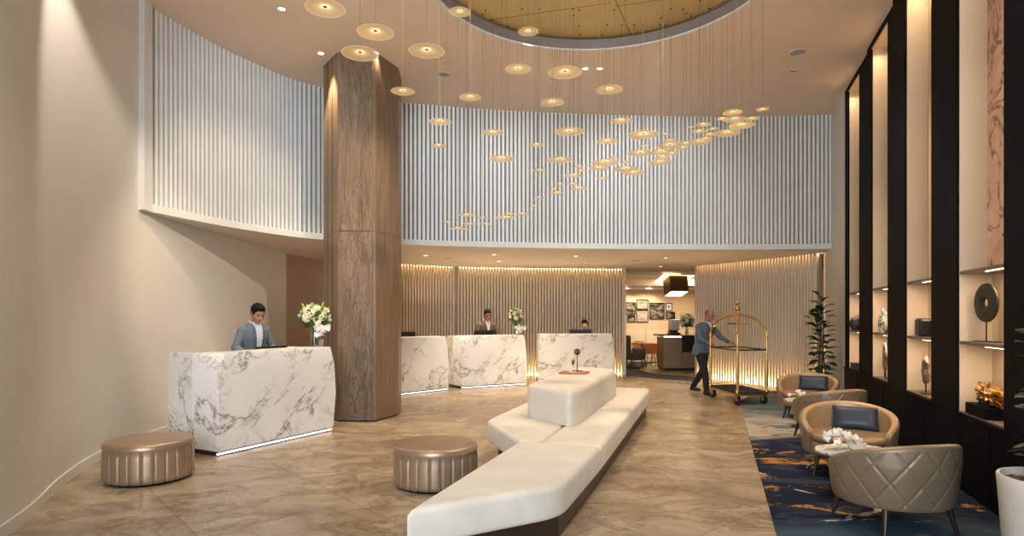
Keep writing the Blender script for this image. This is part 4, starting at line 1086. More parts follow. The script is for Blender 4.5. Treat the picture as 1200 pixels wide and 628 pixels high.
mk('deck_carpet', bm, plain('deck_carpet_pile', (0.015, 0.014, 0.02), 0.95, var=0.3, scale=90), cart, smooth=40)
PZ = 1.22; TOP = 1.60
inn = [p * 0.93 for p in lc]
for p in inn:
    bm = BM(); rod(bm, (p.x, p.y, zd), (p.x, p.y, PZ), 0.019, n=16)
    lathe(bm, [(0.032, zd + 0.02), (0.032, zd + 0.05), (0.02, zd + 0.07)], 16, Matrix.Translation((p.x, p.y, 0)))
    lathe(bm, [(0.025, PZ - 0.02), (0.028, PZ), (0.025, PZ + 0.02)], 16, Matrix.Translation((p.x, p.y, 0)))
    mk('post', bm, M['brass'], cart, smooth=40)
for a_, b_ in ((0, 2), (1, 3)):
    A_, B_ = inn[a_], inn[b_]; pp = []
    for k in range(33):
        an = PI * k / 32; m_ = (A_ + B_) / 2 + (A_ - B_) / 2 * math.cos(an); pp.append((m_.x, m_.y, PZ + (TOP - PZ) * math.sin(an)))
    bm = BM(); tube(bm, pp, 0.019, 12); mk('arch', bm, M['brass'], cart, smooth=60)
bm = BM(); lathe(bm, [(0, TOP - 0.02), (0.06, TOP - 0.01), (0.05, TOP + 0.02), (0.022, TOP + 0.045), (0.022, TOP + 0.07), (0.05, TOP + 0.10), (0.055, TOP + 0.13), (0.035, TOP + 0.165), (0.015, TOP + 0.175), (0.03, TOP + 0.19), (0.05, TOP + 0.215), (0.042, TOP + 0.24), (0.015, TOP + 0.26), (0, TOP + 0.285)], 24)
mk('finial', bm, M['brass'], cart, smooth=40)
for a_, b_ in ((0, 1), (1, 2), (2, 3), (3, 0)):
    bm = BM(); A_, B_ = inn[a_], inn[b_]; rod(bm, (A_.x, A_.y, 0.975), (B_.x, B_.y, 0.975), 0.013, n=12); mk('side_rail', bm, M['dark_metal'], cart, smooth=40)
bm = BM(); d_ = (inn[0] - inn[1]).normalized(); rod(bm, (-0.17, -0.03, 1.44), (0.17, 0.03, 1.44), 0.014, n=12); rod(bm, (0, 0, 1.44), (0, 0, TOP), 0.012); ellipsoid(bm, (-0.18, -0.03, 1.44), (0.022,) * 3, seg=10); ellipsoid(bm, (0.18, 0.03, 1.44), (0.022,) * 3, seg=10)
mk('garment_hook_bar', bm, M['brass'], cart, smooth=40)
for p in lc:
    q = p * 0.84; bm = BM(); MX = Matrix.Translation((q.x, q.y, 0.082)) @ Matrix.Rotation(0.4, 4, 'Z') @ Matrix.Rotation(PI / 2, 4, 'Y')
    lathe(bm, [(0.02, -0.022), (0.065, -0.022), (0.08, -0.014), (0.08, 0.014), (0.065, 0.022), (0.02, 0.022)], 32, MX); w_ = mk('wheel', bm, M['rubber'], cart, smooth=40)
    bm = BM(); M2 = Matrix.Translation((q.x, q.y, 0)) @ Matrix.Rotation(0.4, 4, 'Z')
    box(bm, -0.034, -0.028, -0.03, 0.03, 0.07, 0.18, M2); box(bm, 0.028, 0.034, -0.03, 0.03, 0.07, 0.18, M2); box(bm, -0.034, 0.034, -0.03, 0.03, 0.17, 0.18, M2); mk('caster_fork', bm, M['brass_dark'], cart)

# ------------------------------------------------------------------ people
def baked(name, bm, mat, parent, voxel, smooth_it=6, fac=0.5):
    "fuses overlapping closed shapes into one continuous skin"
    me = bpy.data.meshes.new(name); bmesh.ops.recalc_face_normals(bm, faces=bm.faces[:]); bm.to_mesh(me); bm.free()
    o = bpy.data.objects.new(name, me); COL.objects.link(o)
    r = o.modifiers.new('r', 'REMESH'); r.mode = 'VOXEL'; r.voxel_size = voxel
    s = o.modifiers.new('s', 'SMOOTH'); s.iterations = smooth_it; s.factor = fac
    dg = bpy.context.evaluated_depsgraph_get(); ev = o.evaluated_get(dg)
    m2 = bpy.data.meshes.new_from_object(ev); o.modifiers.clear(); o.data = m2; bpy.data.meshes.remove(me)
    m2.name = name; m2.materials.clear(); m2.materials.append(mat); smooth_me(m2)
    if parent: o.parent = parent
    return o
def loft(bm, rings, n=28):
    "rings: centre, half width, half depth; closed at both ends"
    R = []
    for (c, rx, ry) in rings:
        R.append([bm.verts.new((c[0] + rx * math.cos(2 * PI * i / n), c[1] + ry * math.sin(2 * PI * i / n), c[2])) for i in range(n)])
    for A, B in zip(R, R[1:]):
        for i in range(n): bm.faces.new((A[i], A[(i + 1) % n], B[(i + 1) % n], B[i]))
    bm.faces.new(R[0][::-1]); bm.faces.new(R[-1])
def hand(bm, wrist, fwd, palm_n, side, s=1.0):
    "palm with four curled fingers and a side thumb; side = +1 thumb on fwd x palm_n"
    f = Vector(fwd).normalized(); n = Vector(palm_n).normalized(); n = (n - f * n.dot(f)).normalized(); r = f.cross(n) * side
    w = Vector(wrist)
    for k in range(4):
        o = (k - 1.5) * 0.021 * s
        capsule(bm, w + f * 0.02 * s - r * o * 0.6, w + f * 0.085 * s - r * o, 0.014 * s, 0.011 * s, 8)
        L = (0.036, 0.042, 0.039, 0.030)[k] * s
        a = w + f * 0.088 * s - r * o; b = a + (f * 0.85 + n * 0.5).normalized() * L; c = b + (f * 0.35 + n * 0.95).normalized() * L * 0.8
        capsule(bm, a, b, 0.0095 * s, 0.0088 * s, 8); capsule(bm, b, c, 0.0088 * s, 0.0075 * s, 8)
    a = w + f * 0.025 * s + r * 0.030 * s; b = a + (f * 0.6 + r * 0.6 + n * 0.3).normalized() * 0.04 * s; c = b + (f * 0.9 + n * 0.35).normalized() * 0.03 * s
    capsule(bm, w + f * 0.02 * s + r * 0.015 * s, a, 0.016 * s, 0.014 * s, 8); capsule(bm, a, b, 0.012 * s, 0.010 * s, 8); capsule(bm, b, c, 0.010 * s, 0.008 * s, 8)
def person(label, loc, th, skin, jacket, lapel, shirt, hairmat, P, female=False, glasses=False):
    e = empty('person', loc, th, label, 'person')
    pitch, yaw = P.get('pitch', 0.3), P.get('yaw', 0.0)
    lean = P.get('lean', 0.0)
    seat = P.get('seat', 0.0)
    hipz = 0.93 - seat
    hip = Vector((0, 0, hipz)); k = P.get('build', 1.0); hs = P.get('head', 1.0)
    def T(x, y, z):      # torso point, leaning forward about the hip
        v = Vector((x, y, z)); c, s = math.cos(lean), math.sin(lean)
        return Vector((v.x, v.y * c + v.z * s, -v.y * s + v.z * c)) + hip
    chest = [(T(0, 0.0, 0.0), .165 * k, .115 * k), (T(0, 0, 0.10), .150 * k, .105 * k), (T(0, 0.005, 0.22), .155 * k, .11 * k), (T(0, 0.01, 0.34), .175 * k, .12 * k), (T(0, 0.0, 0.44), .18 * k, .112 * k), (T(0, -0.005, 0.505), .15 * k, .085 * k), (T(0, -0.005, 0.545), .075, .07)]
    sh = {s: T(s * 0.180 * k, -0.005, 0.445) for s in (1, -1)}
    el, wr, hd = P['elbow'], P['wrist'], P['hand']
    neck0, neck1 = T(0, -0.005, 0.52), T(0, 0.022, 0.60)
    Rm = Euler((-pitch, 0, yaw), 'XYZ').to_matrix()
    HC = neck1 + Rm @ Vector((0, 0.025, 0.095))
    H = lambda x, y, z: HC + Rm @ Vector((x * hs, y * hs, z * hs))
    def ellipsoid(bm_, c, r, rot=None, seg=16):
        if rot is Rm: r = tuple(v * hs for v in r)
        return globals()['ellipsoid'](bm_, c, r, rot, seg)
    bm = BM()
    loft(bm, [(c, a * 0.9, b * 0.9) for c, a, b in chest])
    capsule(bm, neck0, neck1 + Vector((0, 0.0, 0.03)), 0.058, 0.053, 14)
    ellipsoid(bm, H(0, -0.012, 0.03), (0.074, 0.092, 0.088), Rm, 20)
    ellipsoid(bm, H(0, 0.018, -0.025), (0.060, 0.070, 0.085), Rm, 20)
    ellipsoid(bm, H(0, 0.045, -0.085), (0.036, 0.034, 0.026), Rm, 12)
    capsule(bm, H(0, 0.082, 0.012), H(0, 0.103, -0.028), 0.009, 0.0145, 10)
    for s in (1, -1):
        ellipsoid(bm, H(s * 0.074, -0.012, -0.005), (0.010, 0.020, 0.032), Rm, 10)
        ellipsoid(bm, H(s * 0.032, 0.068, 0.022), (0.024, 0.014, 0.009), Rm, 10)
        ellipsoid(bm, H(s * 0.036, 0.055, -0.025), (0.024, 0.022, 0.022), Rm, 10)
        ellipsoid(bm, H(s * 0.013, 0.078, -0.055), (0.017, 0.010, 0.007), Rm, 8)
        capsule(bm, sh[s], el[s], 0.047, 0.038, 12); capsule(bm, el[s], wr[s], 0.037, 0.026, 12)
        f = Vector(wr[s]) - Vector(el[s]); f = Vector(hd[s]) - Vector(wr[s]); hand(bm, wr[s], f, P.get('palm', (0, 0, -1)), -s)
    kn, an = P['knee'], P['ankle']
    for s in (1, -1):
        h0 = hip + Vector((s * 0.09, 0, -0.02))
        capsule(bm, h0, kn[s], 0.075, 0.052, 12); capsule(bm, kn[s], an[s], 0.05, 0.036, 12)
        capsule(bm, Vector(an[s]) + Vector((0, -0.02, -0.035)), Vector(an[s]) + Vector((0, 0.13, -0.05)), 0.034, 0.026, 10)
    body = baked('body', bm, skin, e, 0.0052, 3, 0.4)
    # jacket
    bm = BM()
    J = [(T(0, 0, -0.14), .195 * k, .145 * k), (T(0, 0, 0.0), .190 * k, .14 * k), (T(0, 0.0, 0.10), .172 * k, .128 * k), (T(0, 0.005, 0.22), .178 * k, .13 * k), (T(0, 0.01, 0.34), .200 * k, .14 * k), (T(0, 0.0, 0.44), .205 * k, .13 * k), (T(0, -0.005, 0.505), .165 * k, .10 * k), (T(0, -0.01, 0.54), .085, .08)]
    loft(bm, J)
    for s in (1, -1):
        ellipsoid(bm, sh[s] + Vector((0, 0, -0.005)), (0.068, 0.068, 0.06)); capsule(bm, sh[s], el[s], 0.064, 0.056, 14)
        w = Vector(el[s]).lerp(Vector(wr[s]), 0.93); capsule(bm, el[s], w, 0.055, 0.042, 14)
    baked('jacket', bm, jacket, e, 0.009, 5, 0.5)
    # trousers or skirt
    bm = BM(); loft(bm, [(hip + Vector((0, 0, -0.12)), .175 * k, .125 * k), (hip + Vector((0, 0, 0.05)), .165 * k, .118 * k)])
    for s in (1, -1):
        h0 = hip + Vector((s * 0.09, 0, -0.05)); capsule(bm, h0, kn[s], 0.096, 0.072, 14); w = Vector(kn[s]).lerp(Vector(an[s]), 0.97); capsule(bm, kn[s], w, 0.070, 0.058, 14)
    baked('trousers', bm, M['trousers'], e, 0.011, 5, 0.5)
    for s in (1, -1):
        bm = BM(); a = Vector(an[s]); capsule(bm, a + Vector((0, -0.035, -0.045)), a + Vector((0, 0.03, -0.04)), 0.042, 0.045, 12); capsule(bm, a + Vector((0, 0.03, -0.045)), a + Vector((0, 0.16, -0.055)), 0.044, 0.033, 12)
        for v in bm.verts: v.co.z = max(v.co.z, a.z - 0.09)
        mk('shoe', bm, M['shoe'], e, smooth=60)
    # shirt front and lapels lie on the chest
    def front(x, z):
        for (c0, a0, b0), (c1, a1, b1) in zip(J, J[1:]):
            l0 = c0; l1 = c1
            if c0.z <= z <= c1.z:
                t = (z - c0.z) / (c1.z - c0.z); c = c0.lerp(c1, t); a = a0 + (a1 - a0) * t; b = b0 + (b1 - b0) * t
                return c.y + b * math.sqrt(max(0.02, 1 - (x / a) ** 2))
        return J[-1][0].y + 0.07
    def patch(name, edges, mat, off):
        "edges: list of (z, x0, x1)"
        bm = BM(); rows = []
        for z, x0, x1 in edges:
            rows.append([bm.verts.new((x0 + (x1 - x0) * i / 6, front(x0 + (x1 - x0) * i / 6, z) + off, z)) for i in range(7)])
        for A, B in zip(rows, rows[1:]):
            for i in range(6): bm.faces.new((A[i], A[i + 1], B[i + 1], B[i]))
        g = bmesh.ops.extrude_face_region(bm, geom=bm.faces[:]); bmesh.ops.translate(bm, vec=(0, -0.012, 0), verts=[v for v in g['geom'] if isinstance(v, bmesh.types.BMVert)])
        return mk(name, bm, mat, e, smooth=60)
    zt = J[-1][0].z - 0.002; zl = hipz + P.get('vlow', 0.22); opn = P.get('open', 0.0)
    ed = []
    for i in range(13):
        t = i / 12; z = zl + (zt - zl) * t; ed.append((z, -(opn + (0.062 - opn) * t ** 0.9), opn + (0.062 - opn) * t ** 0.9))
    patch('shirt_front', ed, shirt, 0.004)
    for s in (1, -1):
        patch('lapel', [(z, s * abs(x1) * 0.98, s * (abs(x1) + 0.012 + 0.032 * math.sin(PI * min(1, (i + 1) / 12)))) for i, (z, x0, x1) in enumerate(ed[:-1])], lapel, 0.009)
    bm = BM(); R0_ = 0.066; cz = T(0, 0.0, 0.555)
    pp = [cz + Vector((R0_ * math.sin(a), R0_ * math.cos(a) * 0.95, -0.028 * math.cos(a))) for a in [0.35 + (2 * PI - 0.7) * i / 24 for i in range(25)]]
    tube(bm, pp, 0.013, 8); mk('collar', bm, shirt, e, smooth=60)
    # hair
    bm = BM()
    ellipsoid(bm, H(0, -0.022, 0.048), (0.083, 0.094, 0.086), Rm, 22); ellipsoid(bm, H(0, 0.035, 0.090), (0.062, 0.050, 0.034), Rm, 16)
    ellipsoid(bm, H(0, -0.055, -0.01), (0.070, 0.05, 0.065), Rm, 16)
    for s in (1, -1): ellipsoid(bm, H(s * 0.068, 0.01, 0.03), (0.014, 0.026, 0.034), Rm, 10)
    if female: ellipsoid(bm, H(0, -0.115, 0.04), (0.04, 0.035, 0.04), Rm, 14)
    if hairmat is M['hair_grey']:
        bm.free(); bm = BM(); ellipsoid(bm, H(0, -0.035, 0.03), (0.080, 0.080, 0.083), Rm, 22); ellipsoid(bm, H(0, -0.05, -0.01), (0.068, 0.05, 0.06), Rm, 14)
    baked('hair', bm, hairmat, e, 0.006, 3, 0.4)
    for s in (1, -1):
        bm = BM(); ellipsoid(bm, H(s * 0.030, 0.0785, 0.008), (0.013, 0.008, 0.0055), Rm, 10); mk('eye', bm, M['eye'], e, smooth=60)
        bm = BM(); tube(bm, [H(s * 0.014, 0.089, 0.026), H(s * 0.032, 0.086, 0.031), H(s * 0.050, 0.072, 0.026)], 0.0035, 6); mk('eyebrow', bm, hairmat, e, smooth=60)
    bm = BM(); tube(bm, [H(-0.022, 0.079, -0.055), H(0, 0.089, -0.054), H(0.022, 0.079, -0.055)], 0.0045, 6); mk('lips', bm, M['lip'], e, smooth=60)
    if glasses:
        bm = BM()
        for s in (1, -1):
            tube(bm, [H(s * 0.032 + 0.022 * math.cos(a), 0.096, 0.008 + 0.015 * math.sin(a)) for a in [2 * PI * i / 16 for i in range(16)]], 0.003, 6, True)
            tube(bm, [H(s * 0.054, 0.094, 0.012), H(s * 0.078, 0.03, 0.012), H(s * 0.078, -0.02, 0.008)], 0.002, 6)
        mk('glasses', bm, M['dark_metal'], e, smooth=60)
    return e
STAND = dict(knee={1: Vector((0.10, 0.02, 0.50)), -1: Vector((-0.10, 0.02, 0.50))}, ankle={1: Vector((0.11, 0, 0.09)), -1: Vector((-0.11, 0, 0.09))})
def facing(dx, dy): return math.atan2(-dx, dy)
Pc = dict(STAND, pitch=0.45, yaw=-0.05, lean=0.06, open=0.03, vlow=0.15, build=0.98, head=1.13,
          elbow={1: Vector((0.28, 0.03, 1.12)), -1: Vector((-0.28, 0.03, 1.12))}, wrist={1: Vector((0.20, 0.27, 1.03)), -1: Vector((-0.20, 0.27, 1.03))}, hand={1: Vector((0.15, 0.37, 1.0)), -1: Vector((-0.15, 0.37, 1.0))})
person('man in blue-grey blazer and checked shirt looking down behind the marble desk', (-3.68, 8.74, 0), facing(0.80, -0.60), M['skin'], M['jacket_blue'], M['jacket_blue_lapel'], M['shirt_check'], M['hair'], Pc)
Pd = dict(Pc, open=0.0, vlow=0.2, pitch=0.3, yaw=0.0, build=1.0, head=1.08)
p = desk_local(D3, 0.52, 1.02, 0)
person('man in brown-grey blazer and glasses standing behind the middle marble desk', (-0.62, 14.85, 0), facing(0.35, -0.94), M['skin'], M['jacket_brown'], M['jacket_brown_lapel'], M['shirt_white'], M['hair'], Pd, glasses=True)
Pw = dict(knee={1: Vector((0.11, 0.36, 0.52)), -1: Vector((-0.11, 0.36, 0.52))}, ankle={1: Vector((0.11, 0.30, 0.09)), -1: Vector((-0.11, 0.30, 0.09))}, pitch=0.25, yaw=0.0, lean=0.05, seat=0.25, open=0.0, vlow=0.3, build=0.92,
          elbow={1: Vector((0.24, 0.06, 0.90)), -1: Vector((-0.24, 0.06, 0.90))}, wrist={1: Vector((0.15, 0.28, 0.84)), -1: Vector((-0.15, 0.28, 0.84))}, hand={1: Vector((0.12, 0.38, 0.82)), -1: Vector((-0.12, 0.38, 0.82))})
person('woman with dark tied-back hair seated low behind the monitor', (1.89, 16.06, 0), facing(-0.05, -1), M['skin_light'], M['jacket_brown'], M['jacket_brown_lapel'], M['shirt_white'], M['hair'], Pw, female=True)
# her stool
e = empty('desk_stool', (1.89, 16.08, 0), 0, 'dark stool carrying the seated woman behind the marble desk', 'stool')
bm = BM(); lathe(bm, [(0, 0.50), (0.19, 0.50), (0.20, 0.52), (0.19, 0.545), (0, 0.55)], 32); mk('seat', bm, M['black_side'], e, smooth=40)
bm = BM(); rod(bm, (0, 0, 0.02), (0, 0, 0.50), 0.025); lathe(bm, [(0, 0), (0.22, 0), (0.21, 0.015), (0.03, 0.03)], 32); mk('pedestal', bm, M['dark_metal'], e, smooth=40)
# porter
PO = Vector((3.84, 12.45, 0)); ph = facing(0.55, -0.83)
def loc_of(w):
    return Matrix.Rotation(-ph, 3, 'Z') @ (Vector(w) - PO)
hR = loc_of((3.90, 12.02, 1.04)); hL = loc_of((4.34, 12.11, 1.06))
if hR.x > hL.x: pass
rh, lh = (hR, hL) if hR.x > hL.x else (hL, hR)
shz = 1.37
def mid(a, b, drop, side): 
    m_ = (Vector(a) + Vector(b)) / 2; return m_ + Vector((side * 0.05, -0.04, -drop))
s1 = Vector((0.19, 0.12, shz)); s_1 = Vector((-0.19, 0.12, shz))
def wrist_of(h, s0): 
    d = (Vector(h) - s0).normalized(); return Vector(h) - Vector((d.x, d.y, -0.1)).normalized() * 0.085
w1, w_1 = wrist_of(rh, s1), wrist_of(lh, s_1)
Pp = dict(knee={1: Vector((0.10, 0.16, 0.50)), -1: Vector((-0.10, -0.04, 0.49))}, ankle={1: Vector((0.09, 0.20, 0.09)), -1: Vector((-0.10, -0.30, 0.12))}, pitch=0.35, yaw=0.1, lean=0.22, open=0.0, vlow=0.25, build=1.08,
          elbow={1: mid(s1, w1, 0.08, 1), -1: mid(s_1, w_1, 0.06, -1)}, wrist={1: w1, -1: w_1}, hand={1: rh, -1: lh})
person('porter in blue-grey jacket and black trousers pushing the brass luggage cart', PO, ph, M['skin_red'], M['jacket_blue'], M['jacket_blue_lapel'], M['shirt_white'], M['hair_grey'], Pp)

# ------------------------------------------------------------------ lounge contents
pics = [((731, 370, 734, 377.4), 0), ((731.5, 354.2, 745, 368.5), 1), ((735.6, 369.8, 744.5, 377.4), 2), ((746, 350.8, 760, 362.4), 3), ((746, 363.2, 760, 377.4), 4), ((761.5, 354.8, 779, 374), 5), ((780.5, 354.8, 788, 364), 6), ((780.5, 365.2, 791.4, 374), 7)]
PN = ['small dark framed photograph cut off by the opening edge', 'square framed dark photograph above two small ones', 'small framed photograph below the square dark one', 'framed pale sketch-like photograph in the top row of the lounge wall', 'framed pale photograph directly below the pale sketch-like one', 'largest framed black and white photograph on the lounge wall', 'small upright framed photograph beside the largest one', 'small wide framed photograph low beside the largest one']
for (x0, y0, x1, y1), i in pics:
    a, b = atY(x0, y1, 21.44), atY(x1, y0, 21.44); w, h = b.x - a.x, b.z - a.z
    e = empty('framed_picture', ((a.x + b.x) / 2, 21.498, (a.z + b.z) / 2), 0, PN[i], 'picture', 'framed photographs on the lounge wall')
    bm = BM(); fw = 0.022
    for q in ((-w / 2, w / 2, -h / 2, -h / 2 + fw), (-w / 2, w / 2, h / 2 - fw, h / 2), (-w / 2, -w / 2 + fw, -h / 2, h / 2), (w / 2 - fw, w / 2, -h / 2, h / 2)): bbox(bm, q[0], q[1], -0.035, -0.001, q[2], q[3], 0.003, 1)
    mk('frame', bm, M['black'], e)
    pale = i in (3, 4, 6); mg = 0.05 if pale else 0.0
    bm = BM(); box(bm, -w / 2 + fw, w / 2 - fw, -0.012, -0.004, -h / 2 + fw, h / 2 - fw); mk('mount', bm, M['paper'] if i == 6 else plain('grey_mount', (0.42, 0.38, 0.33), 0.7), e)
    stops = [(0.45, (0.012, 0.012, 0.012)), (0.66, (0.40, 0.36, 0.31))] if not pale else [(0.35, (0.08, 0.07, 0.06)), (0.5, (0.5, 0.44, 0.38))]
    bm = BM(); box(bm, -w / 2 + fw + mg, w / 2 - fw - mg, -0.016, -0.0125, -h / 2 + fw + mg, h / 2 - fw - mg); mk('print', bm, mat_print('photo_print_' + 'abcdefgh'[i], 3.1 * i, stops, 3.0, (1, 1, 1.8)), e)
# square lantern
lp_ = Vector((4.88, 18.4, 0))
e = empty('ceiling_lantern', (lp_.x, lp_.y, SOF), 0.12, 'square bronze box ceiling lamp glowing above the lounge counter', 'ceiling lamp')
W = 0.27; TI = Matrix.Translation((0, 0, -0.16)) @ Matrix.Rotation(-0.24, 4, 'X')
bm = BM()
for a_ in range(4):
    bbox(bm, -W, W, -W - 0.008, -W + 0.008, -0.48, 0.0, 0.003, 1, TI @ Matrix.Rotation(a_ * PI / 2, 4, 'Z'))
mk('shade', bm, plain('bronze_lamp_shade', (0.10, 0.055, 0.02), 0.45, metal=0.4), e)
bm = BM(); box(bm, -W + 0.01, W - 0.01, -W + 0.01, W - 0.01, -0.478, -0.465, TI); mk('diffuser', bm, M['lamp_panel'], e)
bm = BM(); box(bm, -0.50, 0.50, -0.42, 0.42, 0.0, 0.012, TI); mk('glowing_top_plate', bm, emit('gold_glow_panel', (1.0, 0.66, 0.30), 2.6), e)
bm = BM()
for sx in (-0.2, 0.2): rod(bm, (sx, 0, -0.15), (sx, 0, -0.001), 0.012)
mk('hanger', bm, M['dark_metal'], e)
# counter
ct = empty('cafe_counter', (5.3, 18.15, 0), 0, 'taupe lounge counter with dark glass display case', 'counter')
bm = BM(); bbox(bm, -0.90, -0.36, -0.3, 0.5, 0.08, 0.97, 0.006, 1); mk('cabinet_body', bm, M['tan_top'], ct)
bm = BM(); bbox(bm, -0.355, 1.2, -0.3, 0.5, 0.08, 0.54, 0.006, 1); mk('cabinet_body', bm, M['tan_top'], ct)
bm = BM(); bbox(bm, -0.355, 1.2, -0.28, 0.5, 0.545, 1.0, 0.006, 1); mk('glass_display_case', bm, M['screen'], ct)
bm = BM(); bbox(bm, -1.0, -0.36, -0.34, 0.55, 1.01, 1.05, 0.006, 1); bbox(bm, -0.355, 1.2, -0.3, 0.5, 1.002, 1.03, 0.004, 1); mk('countertop', bm, M['leg_wood'], ct)
bm = BM(); box(bm, -0.88, -0.38, -0.29, -0.27, 0.975, 1.005); mk('light_strip', bm, M['led_warm'], ct)
bm = BM(); box(bm, -0.86, 1.16, -0.26, 0.46, 0.0, 0.08); mk('plinth', bm, M['dark_metal'], ct)
e = empty('coffee_machine', (4.83, 18.3, 1.052), 0, 'pale boxy coffee machine on the lounge counter', 'coffee machine')
bm = BM(); bbox(bm, -0.13, 0.12, -0.15, 0.2, 0.12, 0.44, 0.02, 2); mk('housing', bm, plain('pale_enamel', (0.55, 0.58, 0.50), 0.3), e)
bm = BM(); bbox(bm, -0.15, 0.14, -0.2, 0.2, 0.0, 0.05, 0.008, 1); bbox(bm, -0.13, 0.12, 0.02, 0.2, 0.05, 0.12, 0.004, 1); mk('drip_tray', bm, M['dark_metal'], e)
bm = BM(); rod(bm, (-0.05, -0.08, 0.12), (-0.05, -0.08, 0.075), 0.02); rod(bm, (0.05, -0.08, 0.12), (0.05, -0.08, 0.075), 0.02); mk('spout', bm, M['dark_metal'], e)
bouquet('vase of mixed flowers on the dark lounge display case', (5.13, 18.05, 1.032), 0.22, 0.05, 0.24, 8, None, tall=1.2)
# lounge chairs and table
def bistro_chair(label, x, y, th):
    e = empty('lounge_chair', (x, y, 0.0), th, label, 'chair', 'caramel chairs around the lounge table')
    bm = BM(); n, m_ = 24, 6; g = []
    for i in range(n + 1):
        a = -1.9 + 3.8 * i / n
        for j in range(m_ + 1):
            t = j / m_; r = 0.20 + 0.05 * t; h = 0.46 + t * (0.30 - 0.16 * (abs(a) / 1.9) ** 2); g.append(bm.verts.new((r * math.sin(a), -r * math.cos(a), h)))
    for i in range(n):
        for j in range(m_):
            k_ = i * (m_ + 1) + j; bm.faces.new((g[k_], g[k_ + 1], g[k_ + m_ + 2], g[k_ + m_ + 1]))
    ex = bmesh.ops.solidify(bm, geom=bm.faces[:], thickness=0.03); mk('backrest', bm, M['chair_tan'], e, smooth=50)
    bm = BM(); lathe(bm, [(0, 0.43), (0.2, 0.43), (0.215, 0.45), (0.2, 0.48), (0, 0.485)], 32); mk('seat', bm, M['chair_tan'], e, smooth=40)
    for sx in (1, -1):
        for sy in (1, -1):
            bm = BM(); rod(bm, (sx * 0.19, sy * 0.19, 0), (sx * 0.13, sy * 0.13, 0.44), 0.009, 0.012); mk('leg', bm, M['dark_metal'], e)
    return e
bistro_chair('caramel lounge chair with its back to the lobby opening', 4.30, 19.0, math.radians(0))
bistro_chair('caramel lounge chair tucked beside the counter end', 4.62, 19.6, math.radians(70))
bistro_chair('caramel lounge chair on the far side of the lounge table', 4.2, 20.25, math.radians(175))
e = empty('lounge_table', (4.15, 19.62, 0), 0, 'small round table with amber cups among the caramel chairs', 'table')
bm = BM(); lathe(bm, [(0, 0.71), (0.33, 0.71), (0.34, 0.725), (0.33, 0.74), (0, 0.74)], 40); mk('tabletop', bm, M['wood_tray'], e, smooth=40)
bm = BM(); rod(bm, (0, 0, 0.02), (0, 0, 0.71), 0.02); lathe(bm, [(0, 0), (0.2, 0), (0.19, 0.015), (0.02, 0.03)], 32); mk('pedestal', bm, M['dark_metal'], e, smooth=40)
# dark wing chair
e = empty('wing_chair', (3.62, 19.0, 0.012), math.radians(-50), 'dark grey high-backed lounge chair at the edge of the opening', 'armchair')
bm = BM(); bbox(bm, -0.32, 0.32, -0.36, -0.22, 0.28, 1.02, 0.05, 4, Matrix.Rotation(0.06, 4, 'X')); mk('backrest', bm, M['chair_grey'], e, smooth=50)
bm = BM(); bbox(bm, -0.32, 0.32, -0.24, 0.32, 0.24, 0.44, 0.04, 4); mk('seat', bm, M['chair_grey'], e, smooth=50)
for s in (1, -1):
    bm = BM(); bbox(bm, s * 0.36 - 0.05, s * 0.36 + 0.05, -0.28, 0.30, 0.24, 0.62, 0.035, 4); mk('armrest', bm, M['chair_grey'], e, smooth=50)
    for sy in (1, -1):
        bm = BM(); rod(bm, (s * 0.32, sy * 0.27, 0), (s * 0.29, sy * 0.24, 0.25), 0.012, 0.02); mk('leg', bm, M['leg_wood'], e)

# ------------------------------------------------------------------ ceiling fittings
def downlight(px, py, zc, label, lit=True, r=0.055, power=0, angle=70, target=None, group=None, Y=None):
    p = at(px, py, zc) if Y is None else Vector((px, Y, zc))
    e = empty('downlight', (p.x, p.y, zc), 0, label, 'downlight', group)
    t = BM(); lathe(t, [(r * 0.72, 0.0), (r, -0.001), (r * 1.1, -0.008), (r * 0.80, -0.010), (r * 0.72, 0.0)], 32)
    for f in [f for f in t.faces if len(f.verts) > 4]: t.faces.remove(f)
    mk('trim_ring', t, M['white'], e, smooth=40)
    bm = BM(); lathe(bm, [(0, -0.003), (r * 0.74, -0.003), (r * 0.7, -0.0005), (0, -0.0005)], 32); mk('lens', bm, M['lens'] if lit else M['lens_dim'], e, smooth=40)
    if power:
        spot((p.x, p.y, zc - 0.03), target or (p.x, p.y, 0), power, angle)
    return p
downlight(330, 10, CEIL, 'ceiling downlight over the left slatted balcony, before the column', power=260, angle=75)
downlight(376, 62, CEIL, 'ceiling downlight grazing the far-left face of the timber column', power=300, angle=60, target=(-2.8, 9.6, 0))
downlight(440, 62, CEIL, 'ceiling downlight grazing the face of the timber column towards the lobby', power=330, angle=60, target=(-1.95, 9.4, 0))
downlight(686, 80, CEIL, 'first of the paired ceiling downlights behind the gold recess, beside the column side', power=150, angle=80, group='paired downlights')
downlight(703, 80, CEIL, 'second of the paired ceiling downlights behind the gold recess, towards the shelving', power=150, angle=80, group='paired downlights')
SL = [(499, 299, 1, 'soffit downlight closest to the timber column'), (579, 298, 1, 'soffit downlight in front of the desk with the man in brown'), (585, 306, 1, 'soffit downlight right above the man in brown'),
      (562, 305, 0, 'dim soffit downlight beside the one above the man in brown'), (675, 300, 1, 'front soffit downlight between desk vase and opening'), (663, 308, 0, 'dim soffit downlight above the seated woman, towards the column'),
      (686, 308, 0, 'dim soffit downlight above the seated woman, towards the opening'), (780, 302, 1, 'front soffit downlight just before the lounge opening'), (774, 312, 1, 'rear soffit downlight at the lounge opening')]
for px, py, lit, lab in SL: downlight(px, py, SOF, lab, bool(lit), r=0.06, power=((30 if px > 760 else 165) if lit else 90), angle=95, group='soffit downlights')
